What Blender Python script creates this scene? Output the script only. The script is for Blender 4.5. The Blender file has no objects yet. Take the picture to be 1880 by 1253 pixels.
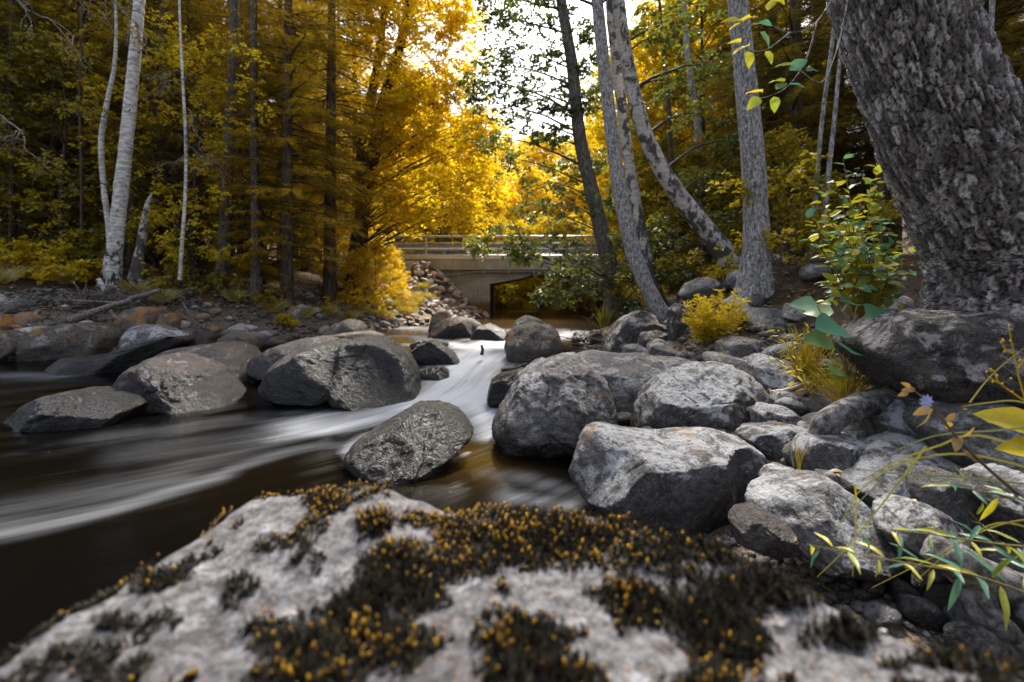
import bpy, bmesh, math
import numpy as np
from math import radians, sin, cos, pi

# ------------------------------------------------------------------ camera, world, sun, exposure
SC = bpy.context.scene
COL = SC.collection
F, CX, HY, CZ = 835.0, 940.0, 535.0, 1.4          # lens in photograph pixels, horizon row, eye height

cam_d = bpy.data.cameras.new('camera')
cam = bpy.data.objects.new('camera', cam_d); COL.objects.link(cam)
cam.location = (0, 0, CZ); cam.rotation_euler = (radians(90), 0, 0)
cam_d.sensor_width = 36.0; cam_d.lens = 36.0 * F / 1880.0
cam_d.shift_y = (HY - 626.5) / 1880.0
cam_d.clip_start = 0.05; cam_d.clip_end = 600
cam_d.dof.use_dof = True; cam_d.dof.focus_distance = 3.2; cam_d.dof.aperture_fstop = 1.5
SC.camera = cam

SUN_EL, SUN_AZ = radians(50), radians(14)
w = bpy.data.worlds.new('World'); SC.world = w; w.use_nodes = True
wn = w.node_tree.nodes; wl = w.node_tree.links; wn.clear()
sky = wn.new('ShaderNodeTexSky'); sky.sky_type = 'NISHITA'; sky.sun_disc = False
sky.sun_elevation = SUN_EL; sky.sun_rotation = SUN_AZ; sky.dust_density = 3.0; sky.air_density = 1.0; sky.ozone_density = 1.0
hs = wn.new('ShaderNodeHueSaturation'); hs.inputs['Saturation'].default_value = 0.58
bg = wn.new('ShaderNodeBackground'); bg.inputs['Strength'].default_value = 0.15
wo = wn.new('ShaderNodeOutputWorld')
wl.new(sky.outputs[0], hs.inputs['Color']); wl.new(hs.outputs[0], bg.inputs[0]); wl.new(bg.outputs[0], wo.inputs[0])

sd = bpy.data.lights.new('sun', 'SUN'); sd.energy = 4.2; sd.angle = radians(12); sd.color = (1.0, 0.93, 0.82)
so = bpy.data.objects.new('sun', sd); COL.objects.link(so)
from mathutils import Vector
so.rotation_euler = Vector((-sin(SUN_AZ)*cos(SUN_EL), -cos(SUN_AZ)*cos(SUN_EL), -sin(SUN_EL))).to_track_quat('-Z', 'Y').to_euler()
SC.view_settings.view_transform = 'Standard'; SC.view_settings.look = 'None'
SC.view_settings.exposure = 1.55; SC.view_settings.gamma = 1.0
cy = SC.cycles
cy.max_bounces = 7; cy.diffuse_bounces = 4; cy.glossy_bounces = 3; cy.transmission_bounces = 5; cy.transparent_max_bounces = 4
cy.use_denoising = True; cy.sample_clamp_indirect = 6.0; cy.caustics_reflective = False; cy.caustics_refractive = False

# ------------------------------------------------------------------ helpers
RNG = np.random.default_rng(7)

def at(px, py, d):
    return np.array([(px - CX) / F * d, d, CZ - (py - HY) / F * d])

def _hash(ix, iy, iz, seed):
    h = (ix.astype(np.int64) * 374761393 + iy.astype(np.int64) * 668265263 + iz.astype(np.int64) * 2147483647 + seed * 974634541) & 0xFFFFFFFF
    h = ((h ^ (h >> 13)) * 1274126177) & 0xFFFFFFFF
    h = ((h ^ (h >> 16)) * 2246822519) & 0xFFFFFFFF
    return ((h ^ (h >> 15)) & 0xFFFFFF) / float(0xFFFFFF)

def vnoise(p, seed=0):
    i = np.floor(p).astype(np.int64); f = p - i; f = f * f * f * (f * (f * 6 - 15) + 10)
    out = 0
    for a in (0, 1):
        for b in (0, 1):
            for c in (0, 1):
                wt = (f[:, 0] if a else 1 - f[:, 0]) * (f[:, 1] if b else 1 - f[:, 1]) * (f[:, 2] if c else 1 - f[:, 2])
                out = out + wt * _hash(i[:, 0] + a, i[:, 1] + b, i[:, 2] + c, seed)
    return out * 2 - 1

def fbm(p, seed=0, octv=4, gain=0.5):
    s = 0; a = 1.0; t = 0
    for k in range(octv):
        s = s + a * vnoise(p * (2.03 ** k) + k * 17.3, seed + k * 31); t += a; a *= gain
    return s / t

def worley(p, seed=0):
    """F1, F2 and the nearest cell's random number and offset"""
    i = np.floor(p).astype(np.int64)
    n = len(p); f1 = np.full(n, 9.0); f2 = np.full(n, 9.0); cid = np.zeros(n); off = np.zeros((n, 3))
    for a in (-1, 0, 1):
        for b in (-1, 0, 1):
            for c in (-1, 0, 1):
                q = i + np.array([a, b, c])
                fp = q + np.stack([_hash(q[:, 0], q[:, 1], q[:, 2], seed + k) for k in (1, 2, 3)], 1)
                dv = p - fp; d = np.sqrt((dv ** 2).sum(1)); r = _hash(q[:, 0], q[:, 1], q[:, 2], seed + 9)
                m = d < f1
                f2 = np.where(m, f1, np.minimum(f2, d)); cid = np.where(m, r, cid); off[m] = dv[m]; f1 = np.where(m, d, f1)
    return f1, f2, cid, off

def sstep(a, b, x):
    t = np.clip((x - a) / (b - a), 0, 1); return t * t * (3 - 2 * t)

def norm(v):
    return v / np.maximum(np.linalg.norm(v, axis=-1, keepdims=True), 1e-9)

def mesh_from(name, V, polys, smooth=True, attrs=None, mats=(), fmat=None):
    """polys: list of (n,k) index arrays"""
    me = bpy.data.meshes.new(name)
    V = np.asarray(V, dtype=np.float32)
    me.vertices.add(len(V)); me.vertices.foreach_set('co', V.ravel())
    polys = [np.asarray(p, dtype=np.int32) for p in polys if len(p)]
    nl = sum(p.size for p in polys); npoly = sum(len(p) for p in polys)
    me.loops.add(nl); me.polygons.add(npoly)
    me.loops.foreach_set('vertex_index', np.concatenate([p.ravel() for p in polys]))
    tot = np.concatenate([np.full(len(p), p.shape[1], dtype=np.int32) for p in polys])
    st = np.zeros(npoly, dtype=np.int32); st[1:] = np.cumsum(tot)[:-1]
    me.polygons.foreach_set('loop_start', st)
    me.polygons.foreach_set('use_smooth', np.full(npoly, bool(smooth)))
    if fmat is not None: me.polygons.foreach_set('material_index', np.asarray(fmat, dtype=np.int32))
    for m in mats: me.materials.append(m)
    for k, a in (attrs or {}).items():
        a = np.asarray(a, dtype=np.float32)
        at_ = me.attributes.new(k, 'FLOAT' if a.ndim == 1 else 'FLOAT_VECTOR', 'POINT')
        at_.data.foreach_set('value' if a.ndim == 1 else 'vector', a.ravel())
    me.update(calc_edges=True)
    return me

def link(name, me, parent=None, loc=(0, 0, 0), rot=(0, 0, 0), scale=(1, 1, 1)):
    o = bpy.data.objects.new(name, me); COL.objects.link(o)
    o.parent = parent; o.location = [float(x) for x in loc]; o.rotation_euler = rot; o.scale = scale
    return o

def tag(o, label=None, cat=None, group=None, kind=None):
    if label: o['label'] = label
    if cat: o['category'] = cat
    if group: o['group'] = group
    if kind: o['kind'] = kind
    return o

def thing(name, label, cat, loc=(0, 0, 0), rotz=0.0, group=None):
    o = link(name, None, None, loc, (0, 0, rotz)); o.empty_display_size = 0.2
    return tag(o, label, cat, group)

class MB:
    """collects shapes into one mesh"""
    def __init__(s): s.V = []; s.P = []; s.n = 0; s.A = []
    def add(s, V, polys, a=0.5):
        V = np.asarray(V, dtype=float)
        for p in polys:
            if len(p): s.P.append(np.asarray(p) + s.n)
        s.V.append(V); s.A.append(np.full(len(V), a) if np.isscalar(a) else np.asarray(a)); s.n += len(V)
    def box(s, lo, hi, a=0.5):
        x0, y0, z0 = lo; x1, y1, z1 = hi
        V = [(x0,y0,z0),(x1,y0,z0),(x1,y1,z0),(x0,y1,z0),(x0,y0,z1),(x1,y0,z1),(x1,y1,z1),(x0,y1,z1)]
        s.add(V, [np.array([(0,3,2,1),(4,5,6,7),(0,1,5,4),(1,2,6,5),(2,3,7,6),(3,0,4,7)])], a)
    def tube(s, P, R, sides=6, a=0.5, jitter=0.0, seed=0, cap=True):
        V, Q, T = tube_arrays(P, R, sides, jitter, seed, cap); s.add(V, [Q, T], a)
    def mesh(s, name, mat, smooth=True):
        V = np.concatenate(s.V)
        by = {}
        for p in s.P: by.setdefault(p.shape[1], []).append(p)
        return mesh_from(name, V, [np.concatenate(v) for v in by.values()], smooth, {'lv': np.concatenate(s.A)}, [mat])
    def build(s, name, mat, parent=None, smooth=True, loc=(0, 0, 0)):
        return link(name, s.mesh(name, mat, smooth), parent, loc)

def resample(P, n):
    """Catmull-Rom through the control points (any number of columns)"""
    P = np.asarray(P, dtype=float); m = len(P)
    t = np.linspace(0, m - 1, n); i = np.clip(t.astype(int), 0, m - 2); f = (t - i)[:, None]
    p0 = P[np.clip(i - 1, 0, m - 1)]; p1 = P[i]; p2 = P[i + 1]; p3 = P[np.clip(i + 2, 0, m - 1)]
    return 0.5 * ((2 * p1) + (-p0 + p2) * f + (2*p0 - 5*p1 + 4*p2 - p3) * f**2 + (-p0 + 3*p1 - 3*p2 + p3) * f**3)

def frames(P):
    T = norm(np.gradient(P, axis=0))
    ref = np.array([0.31, 0.87, 0.12]) if abs(T[0] @ norm(np.array([0.31, 0.87, 0.12]))) < 0.9 else np.array([1.0, 0, 0])
    A = np.zeros_like(P); a = norm(ref - (ref @ T[0]) * T[0]); A[0] = a
    for k in range(1, len(P)):
        a = a - (a @ T[k]) * T[k]; a = a / max(np.linalg.norm(a), 1e-9); A[k] = a
    return T, A, np.cross(T, A)

def tube_arrays(P, R, sides=6, jitter=0.0, seed=0, cap=True):
    P = np.asarray(P, dtype=float); R = np.broadcast_to(np.asarray(R, dtype=float), (len(P),))
    T, A, B = frames(P); n = len(P)
    th = np.linspace(0, 2 * pi, sides, endpoint=False)
    D = A[:, None, :] * np.cos(th)[None, :, None] + B[:, None, :] * np.sin(th)[None, :, None]
    V = P[:, None, :] + D * R[:, None, None]
    V = V.reshape(-1, 3)
    if jitter:
        V = V + D.reshape(-1, 3) * (fbm(V * (1.2 / max(R.max(), 1e-3)), seed, 3) * jitter * np.repeat(R, sides))[:, None]
    k = np.arange(n - 1)[:, None] * sides; j = np.arange(sides)[None, :]; j2 = (j + 1) % sides
    Q = np.stack([k + j, k + j2, k + sides + j2, k + sides + j], -1).reshape(-1, 4)
    Tt = np.zeros((0, 3), int)
    if cap:
        V = np.vstack([V, P[:1], P[-1:]]); jj = np.arange(sides); nn = n * sides
        Tt = np.vstack([np.stack([np.full(sides, nn), (jj + 1) % sides, jj], 1),
                        np.stack([np.full(sides, nn + 1), (n - 1) * sides + jj, (n - 1) * sides + (jj + 1) % sides], 1)])
    return V, Q, Tt

# ------------------------------------------------------------------ materials
class NT:
    def __init__(s, name):
        s.m = bpy.data.materials.new(name); s.m.use_nodes = True; s.t = s.m.node_tree; s.t.nodes.clear()
        s.out = s.n('ShaderNodeOutputMaterial'); s.co = None
    def n(s, kind, **kw):
        nd = s.t.nodes.new(kind)
        for k, v in kw.items(): setattr(nd, k, v)
        return nd
    def l(s, a, b): s.t.links.new(a, b); return b
    def setin(s, nd, key, v):
        if v is None: return
        if isinstance(v, bpy.types.NodeSocket): s.l(v, nd.inputs[key])
        else:
            if isinstance(v, (tuple, list)) and len(v) == 3 and nd.inputs[key].type == 'RGBA': v = (*v, 1)
            nd.inputs[key].default_value = v
    def coord(s, kind='Object'):
        return s.n('ShaderNodeTexCoord').outputs[kind]
    def geo(s, k='Position'): return s.n('ShaderNodeNewGeometry').outputs[k]
    def attr(s, name, k='Fac'): return s.n('ShaderNodeAttribute', attribute_name=name).outputs[k]
    def map(s, v, scale=(1, 1, 1)):
        m = s.n('ShaderNodeMapping'); s.l(v, m.inputs[0]); m.inputs['Scale'].default_value = scale; return m.outputs[0]
    def noise(s, v, scale, detail=4, rough=0.55, dist=0.0):
        x = s.n('ShaderNodeTexNoise'); s.l(v, x.inputs['Vector']); x.inputs['Scale'].default_value = scale
        x.inputs['Detail'].default_value = detail; x.inputs['Roughness'].default_value = rough; x.inputs['Distortion'].default_value = dist
        return x.outputs['Fac']
    def voro(s, v, scale, feature='F1', out='Distance', rnd=1.0):
        x = s.n('ShaderNodeTexVoronoi', feature=feature); s.l(v, x.inputs['Vector']); x.inputs['Scale'].default_value = scale
        x.inputs['Randomness'].default_value = rnd
        return x.outputs[out]
    def ramp(s, v, a, b, interp='EASE'):
        r = s.n('ShaderNodeMapRange', interpolation_type='SMOOTHSTEP'); s.l(v, r.inputs[0])
        r.inputs[1].default_value = a; r.inputs[2].default_value = b; return r.outputs[0]
    def cramp(s, v, stops):
        r = s.n('ShaderNodeValToRGB'); s.l(v, r.inputs[0]); e = r.color_ramp.elements
        while len(e) < len(stops): e.new(0.5)
        for k, (p, c) in enumerate(stops): e[k].position = p; e[k].color = (*c, 1)
        return r.outputs[0]
    def mix(s, f, a, b, mode='MIX'):
        x = s.n('ShaderNodeMix', data_type='RGBA', blend_type=mode)
        s.setin(x, 0, f); s.setin(x, 6, a); s.setin(x, 7, b); return x.outputs[2]
    def math(s, op, a, b=None):
        x = s.n('ShaderNodeMath', operation=op); s.setin(x, 0, a)
        if b is not None: s.setin(x, 1, b)
        return x.outputs[0]
    def bump(s, h, strength=0.5, dist=0.02, normal=None):
        b = s.n('ShaderNodeBump'); b.inputs['Strength'].default_value = strength; b.inputs['Distance'].default_value = dist
        s.l(h, b.inputs['Height'])
        if normal is not None: s.l(normal, b.inputs['Normal'])
        return b.outputs[0]
    def bsdf(s, color, rough=0.8, spec=0.4, normal=None, metal=0.0):
        p = s.n('ShaderNodeBsdfPrincipled'); s.setin(p, 'Base Color', color); s.setin(p, 'Roughness', rough)
        s.setin(p, 'Specular IOR Level', spec); s.setin(p, 'Metallic', metal); s.setin(p, 'Normal', normal)
        return p.outputs[0]
    def done(s, sh): s.l(sh, s.out.inputs[0]); return s.m

def sep_z(t, v):
    x = t.n('ShaderNodeSeparateXYZ'); t.l(v, x.inputs[0]); return x.outputs[2]

def rock_mat(name, dark, mid, light, lichen, lichen_amt, warm=None, warm_amt=0.0, wet=0.0, wetline=0.12, rough=0.75, blotch=None, upw=.10, spec=.45):
    """grey stone: mottled base, pale lichen, orange lichen, dark algae; a wet skin up to the splash line"""
    t = NT(name); oi = t.n('ShaderNodeObjectInfo'); v = t.geo('Position')
    add = t.n('ShaderNodeVectorMath', operation='ADD'); t.l(v, add.inputs[0]); sc = t.n('ShaderNodeVectorMath', operation='SCALE')
    t.l(oi.outputs['Location'], sc.inputs[0]); sc.inputs['Scale'].default_value = 3.7; t.l(sc.outputs[0], add.inputs[1]); v2 = add.outputs[0]
    big = t.noise(v2, 1.6, 5, 0.6); fine = t.noise(v2, 26, 6, 0.7); speck = t.noise(v2, 90, 3, 0.7)
    c = t.cramp(big, [(0.28, dark), (0.5, mid), (0.72, light)])
    c = t.mix(t.math('MULTIPLY', t.ramp(fine, 0.42, 0.68), 0.75), c, light)
    c = t.mix(t.math('MULTIPLY', t.ramp(fine, 0.52, 0.3), 0.8), c, dark)
    c = t.mix(t.math('MULTIPLY', t.ramp(speck, 0.55, 0.75), 0.5), c, lichen)
    c = t.mix(t.math('MULTIPLY', t.ramp(speck, 0.45, 0.25), 0.45), c, tuple(x * .4 for x in dark))
    nz = sep_z(t, t.geo('Normal'))
    up = t.ramp(nz, -0.15, 0.75)
    ln = t.noise(v2, 4.5, 8, 0.72, 0.6)
    th = 0.72 - 0.34 * lichen_amt
    lm = t.ramp(t.math('ADD', t.math('SUBTRACT', ln, upw * .55 - .05), t.math('MULTIPLY', up, upw)), th, th + 0.09)
    lm = t.math('MULTIPLY', lm, t.ramp(fine, 0.3, 0.5))
    c = t.mix(t.math('MULTIPLY', lm, min(1.0, 0.55 + lichen_amt * .5)), c, lichen)
    if blotch:      # black crust lichen
        bm = t.ramp(t.noise(v2, 3.1, 9, 0.75, 0.4), 0.55, 0.62); c = t.mix(t.math('MULTIPLY', bm, 0.85), c, blotch)
    if warm:
        wm = t.ramp(t.math('ADD', t.noise(v2, 2.6, 7, 0.7, 0.4), t.math('MULTIPLY', up, 0.12)), 0.74 - .26 * warm_amt, 0.84 - .24 * warm_amt)
        c = t.mix(t.math('MULTIPLY', wm, 0.85), c, warm)
    r = rough
    if wet > 0:
        z = t.math('ADD', sep_z(t, v), t.math('MULTIPLY', t.noise(v2, 5, 3), -0.22))
        y = t.n('ShaderNodeSeparateXYZ'); t.l(v, y.inputs[0])
        zrel = t.math('SUBTRACT', z, t.math('MULTIPLY', t.ramp(y.outputs[1], 4.5, 9.0), 0.2))
        wm = t.math('MULTIPLY', t.ramp(zrel, wetline + 0.06, wetline - 0.10), wet)
        c = t.mix(wm, c, t.mix(1.0, c, (0.34, 0.32, 0.31), 'MULTIPLY'))
        x = t.n('ShaderNodeMix', data_type='FLOAT'); t.l(wm, x.inputs[0]); x.inputs[2].default_value = rough; x.inputs[3].default_value = 0.3
        r = x.outputs[0]
    h = t.math('ADD', t.math('MULTIPLY', fine, 0.6), t.math('ADD', t.math('MULTIPLY', speck, 0.25), t.math('MULTIPLY', t.noise(v2, 9, 6, 0.65), 1.0)))
    nrm = t.bump(h, 1.0, 0.05)
    return t.done(t.bsdf(c, r, spec, nrm))

M = {}
M['rock_wet'] = rock_mat('rock_wet', (.004, .0036, .0033), (.012, .0108, .010), (.026, .0225, .021), (.11, .11, .12), .14, (.12, .065, .018), .10, 1.0, 0.34, .36, spec=.5)
M['rock_red'] = rock_mat('rock_red', (.007, .005, .0045), (.025, .0165, .015), (.068, .048, .044), (.30, .27, .27), .22, None, 0, 1.0, 0.24, .45, spec=.5)
M['rock_brown'] = rock_mat('rock_brown', (.020, .015, .011), (.068, .051, .037), (.16, .13, .10), (.34, .31, .28), .30, (.28, .13, .018), .28, .9, 0.16, .65)
M['rock_orange'] = rock_mat('rock_orange', (.05, .035, .024), (.14, .105, .078), (.25, .205, .165), (.36, .34, .32), .25, (.42, .17, .02), .62, .5, 0.0, .8)
M['rock_grey'] = rock_mat('rock_grey', (.020, .018, .018), (.062, .057, .056), (.145, .138, .138), (.38, .39, .41), .26, (.32, .16, .02), .18, .9, 0.18, .6, upw=.18)
M['rock_lichen'] = rock_mat('rock_lichen', (.022, .020, .020), (.070, .064, .064), (.16, .152, .154), (.47, .48, .505), .36, (.33, .16, .02), .10, .9, 0.16, .66, upw=.24)
M['rock_black'] = rock_mat('rock_black', (.012, .011, .010), (.036, .032, .029), (.085, .075, .07), (.42, .39, .39), .46, (.10, .06, .010), .25, .5, 0.0, .85, (.008, .007, .006))
M['rock_pale'] = rock_mat('rock_pale', (.13, .12, .11), (.32, .30, .28), (.50, .48, .46), (.66, .64, .62), .45, (.42, .18, .025), .35, .5, 0.2, .85)
M['pebble'] = rock_mat('pebble', (.035, .030, .026), (.10, .09, .08), (.21, .195, .18), (.38, .37, .36), .35, (.24, .12, .025), .2, .6, 0.0, .8)

def leaf_mat(name, stops, trans=0.45, gloss=0.06, tr_gain=1.15, veins=False):
    t = NT(name); lv = t.attr('lv'); oi = t.n('ShaderNodeObjectInfo')
    k = t.math('ADD', lv, t.math('MULTIPLY', t.math('SUBTRACT', oi.outputs['Random'], 0.5), 0.18))
    if veins:       # blotches of turning colour on each blade
        k = t.math('ADD', k, t.math('MULTIPLY', t.math('SUBTRACT', t.noise(t.geo('Position'), 26, 5, .7), .5), .55))
    c = t.cramp(k, stops)
    if veins: c = t.mix(t.math('MULTIPLY', t.ramp(t.noise(t.geo('Position'), 110, 3, .6), .58, .70), .45), c, (.10, .07, .02))
    d = t.n('ShaderNodeBsdfDiffuse'); t.l(c, d.inputs[0])
    tr = t.n('ShaderNodeBsdfTranslucent'); t.l(t.mix(1.0, c, (tr_gain, tr_gain, tr_gain * .8), 'MULTIPLY'), tr.inputs[0])
    m = t.n('ShaderNodeMixShader'); m.inputs[0].default_value = trans; t.l(d.outputs[0], m.inputs[1]); t.l(tr.outputs[0], m.inputs[2])
    g = t.n('ShaderNodeBsdfGlossy'); g.inputs['Roughness'].default_value = 0.42; g.inputs['Color'].default_value = (1, 1, 1, 1)
    m2 = t.n('ShaderNodeMixShader'); m2.inputs[0].default_value = gloss; t.l(m.outputs[0], m2.inputs[1]); t.l(g.outputs[0], m2.inputs[2])
    return t.done(m2.outputs[0])

M['leaf_gold'] = leaf_mat('leaf_gold', [(0.0, (.32, .19, .003)), (.45, (.66, .455, .006)), (.8, (.85, .635, .014)), (1, (.88, .75, .06))], .58, .03, 1.15)
M['leaf_yellow'] = leaf_mat('leaf_yellow', [(0.0, (.22, .15, .004)), (.5, (.50, .37, .008)), (1, (.76, .59, .025))], .5, .03, 1.2)
M['leaf_olive'] = leaf_mat('leaf_olive', [(0.0, (.075, .075, .008)), (.35, (.19, .165, .009)), (.7, (.40, .30, .009)), (1, (.60, .45, .02))], .45, .04, 1.2)
M['leaf_green'] = leaf_mat('leaf_green', [(0.0, (.045, .075, .022)), (.45, (.11, .135, .022)), (.8, (.30, .27, .012)), (1, (.46, .40, .02))], .42, .06)
M['leaf_teal'] = leaf_mat('leaf_teal', [(0.0, (.07, .20, .13)), (.30, (.12, .25, .12)), (.45, (.20, .27, .035)), (.7, (.42, .39, .02)), (.9, (.58, .46, .02)), (1, (.66, .50, .02))], .40, .035, veins=True)
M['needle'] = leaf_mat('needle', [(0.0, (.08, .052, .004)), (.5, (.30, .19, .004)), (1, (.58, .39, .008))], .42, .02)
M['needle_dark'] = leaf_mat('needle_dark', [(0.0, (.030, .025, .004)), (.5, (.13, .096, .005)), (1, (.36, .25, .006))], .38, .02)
M['grass'] = leaf_mat('grass', [(0.0, (.10, .17, .06)), (.4, (.22, .22, .02)), (1, (.48, .32, .02))], .35, .08)
M['dry'] = leaf_mat('dry', [(0.0, (.12, .08, .04)), (.75, (.34, .22, .08)), (1, (.46, .30, .06))], .25, .03)

def bark_mat(name, dark, light, moss=None, moss_amt=0.0, scale=(9, 9, 2.2), bump=.02, white=None, white_amt=0.0, contrast=(0.35, 0.65)):
    t = NT(name); v = t.geo('Position')
    n1 = t.noise(t.map(v, scale), 1.6, 7, .68, .5); n2 = t.noise(v, 22, 5, .65)
    c = t.mix(t.ramp(n1, *contrast), dark, light)
    c = t.mix(t.math('MULTIPLY', t.ramp(n2, .55, .35), .6), c, tuple(x * .5 for x in dark))
    if white:
        c = t.mix(t.ramp(t.noise(t.map(v, (2, 2, 5)), 1.7, 6, .7, .3), .62 - .3 * white_amt, .68 - .3 * white_amt), c, white)
    if moss:
        z = t.noise(v, 2.3, 6, .7); c = t.mix(t.ramp(z, .75 - .3 * moss_amt, .85 - .3 * moss_amt), c, moss)
    h = t.math('ADD', n1, t.math('MULTIPLY', n2, .35))
    return t.done(t.bsdf(c, .85, .3, t.bump(h, .9, bump)))

M['bark_dark'] = bark_mat('bark_dark', (.022, .018, .014), (.085, .07, .055))
M['bark_brown'] = bark_mat('bark_brown', (.03, .022, .015), (.13, .095, .06), (.13, .08, .01), .4)
M['bark_grey'] = bark_mat('bark_grey', (.095, .090, .088), (.54, .53, .53), (.24, .12, .015), .22, (24, 24, 7), .02)
t = NT('bark_alder'); v = t.geo('Position'); lv = t.attr('lv'); n2 = t.noise(v, 75, 5, .7); n1 = t.noise(v, 9, 5, .65)
c = t.cramp(t.math('ADD', lv, t.math('MULTIPLY', t.math('SUBTRACT', n1, .5), .7)), [(.05, (.012, .010, .009)), (.3, (.070, .063, .060)), (.6, (.20, .19, .19)), (.9, (.50, .495, .51))])
c = t.mix(t.math('MULTIPLY', t.ramp(n2, .50, .36), .6), c, (.03, .026, .023))
c = t.mix(t.math('MULTIPLY', t.ramp(t.noise(v, 2.2, 6, .7), .56, .70), .6), c, (.085, .05, .022))
M['bark_alder'] = t.done(t.bsdf(c, .55, .5, t.bump(t.math('ADD', n2, n1), .8, .008)))
M['wood_grey'] = bark_mat('wood_grey', (.10, .085, .072), (.30, .265, .24), None, 0, (20, 20, 20), .006)
M['root'] = bark_mat('root', (.045, .042, .040), (.30, .29, .285), (.10, .06, .02), .15, (11, 11, 11), .02)
M['twig'] = bark_mat('twig', (.05, .038, .028), (.16, .13, .10), None, 0, (14, 14, 14), .004)

def birch_mat(name, white=(.74, .72, .70), dark=(.03, .026, .022), dark_amt=.5):
    t = NT(name); v = t.geo('Position')
    base = t.mix(t.ramp(t.noise(t.map(v, (3, 3, 9)), 2.0, 6, .65), .4, .62), (.36, .33, .30), white)
    dash = t.noise(t.map(v, (2.2, 2.2, 26)), 1.5, 4, .6, .2)
    c = t.mix(t.math('MULTIPLY', t.ramp(dash, .60, .66), .9), base, dark)
    big = t.noise(t.map(v, (3.2, 3.2, 2.0)), 1.7, 7, .72, .5)
    z = sep_z(t, v)
    low = t.ramp(z, 3.6, 1.3)
    c = t.mix(t.ramp(t.math('ADD', big, t.math('MULTIPLY', low, .12)), .72 - .2 * dark_amt, .77 - .2 * dark_amt), c, dark)
    return t.done(t.bsdf(c, .7, .3, t.bump(t.math('ADD', big, dash), .5, .012)))
M['birch'] = birch_mat('birch', dark_amt=.62)
M['birch_slim'] = birch_mat('birch_slim', (.72, .70, .66), dark_amt=.3)
M['birch_rough'] = birch_mat('birch_rough', (.50, .49, .48), (.065, .060, .056), 1.05)
M['bark_mid'] = bark_mat('bark_mid', (.040, .036, .033), (.19, .175, .16), (.16, .09, .015), .18, (18, 18, 5), .02)

# ground: soil, moss and needles
t = NT('forest_floor'); v = t.geo('Position')
n1 = t.noise(v, .9, 6, .65); n2 = t.noise(v, 12, 6, .7); n3 = t.noise(v, 55, 4, .7)
c = t.mix(t.ramp(n2, .38, .62), (.018, .013, .009), (.070, .045, .022))
c = t.mix(t.math('MULTIPLY', t.ramp(n1, .50, .62), t.ramp(n2, .35, .55)), c, (.20, .095, .010))
c = t.mix(t.math('MULTIPLY', t.ramp(n3, .58, .70), .6), c, (.19, .14, .08))
shore = t.attr('shore')
g = t.mix(t.ramp(n3, .4, .6), (.065, .050, .036), (.27, .215, .155))
c = t.mix(t.ramp(t.math('ADD', shore, t.math('MULTIPLY', t.math('SUBTRACT', n2, .5), .6)), .35, .65), c, g)
M['ground'] = t.done(t.bsdf(c, .9, .25, t.bump(t.math('ADD', n2, t.math('MULTIPLY', n3, .5)), 1.0, .05)))

# water: dark humic stream with long soft foam streaks
t = NT('stream_water'); uv = t.attr('flow', 'Vector'); foam = t.attr('foam')
s1 = t.noise(t.map(uv, (.55, 5.5, 1)), 1.0, 4, .55, .3); s2 = t.noise(t.map(uv, (.9, 17, 1)), 1.0, 3, .5)
st = t.math('ADD', t.math('MULTIPLY', s1, .72), t.math('MULTIPLY', s2, .28))
fm = t.math('MULTIPLY', foam, t.ramp(st, .02, .80))
fm = t.math('MULTIPLY', t.ramp(t.math('ADD', fm, t.math('MULTIPLY', foam, .20)), .05, 1.12), .95)
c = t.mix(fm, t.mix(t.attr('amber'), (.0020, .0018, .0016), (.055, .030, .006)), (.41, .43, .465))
nb = t.bump(t.math('ADD', s1, t.math('MULTIPLY', s2, .3)), .22, .03)
rg = t.n('ShaderNodeMapRange'); t.l(fm, rg.inputs[0]); rg.inputs[3].default_value = .16; rg.inputs[4].default_value = .62
p = t.n('ShaderNodeBsdfPrincipled'); t.l(c, p.inputs['Base Color']); t.l(rg.outputs[0], p.inputs['Roughness']); p.inputs['IOR'].default_value = 1.33; p.inputs['Specular IOR Level'].default_value = .09
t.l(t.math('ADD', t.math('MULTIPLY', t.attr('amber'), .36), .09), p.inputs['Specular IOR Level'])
t.l(nb, p.inputs['Normal'])
M['water'] = t.done(p.outputs[0])

t = NT('concrete'); v = t.geo('Position')
n1 = t.noise(v, 1.3, 6, .65); st = t.noise(t.map(v, (5, 5, .45)), 1.2, 6, .7); n3 = t.noise(v, 30, 4, .6)
c = t.mix(t.ramp(n1, .35, .65), (.34, .33, .315), (.48, .47, .455))
c = t.mix(t.math('MULTIPLY', t.ramp(st, .54, .70), .6), c, (.17, .13, .09))
c = t.mix(t.math('MULTIPLY', t.ramp(sep_z(t, v), 1.15, .7), t.ramp(n1, .3, .5)), c, (.17, .10, .04))
c = t.mix(t.math('MULTIPLY', t.ramp(n3, .6, .7), .4), c, (.15, .13, .11))
M['concrete'] = t.done(t.bsdf(c, .9, .3, t.bump(t.math('ADD', n3, n1), .4, .01)))

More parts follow.
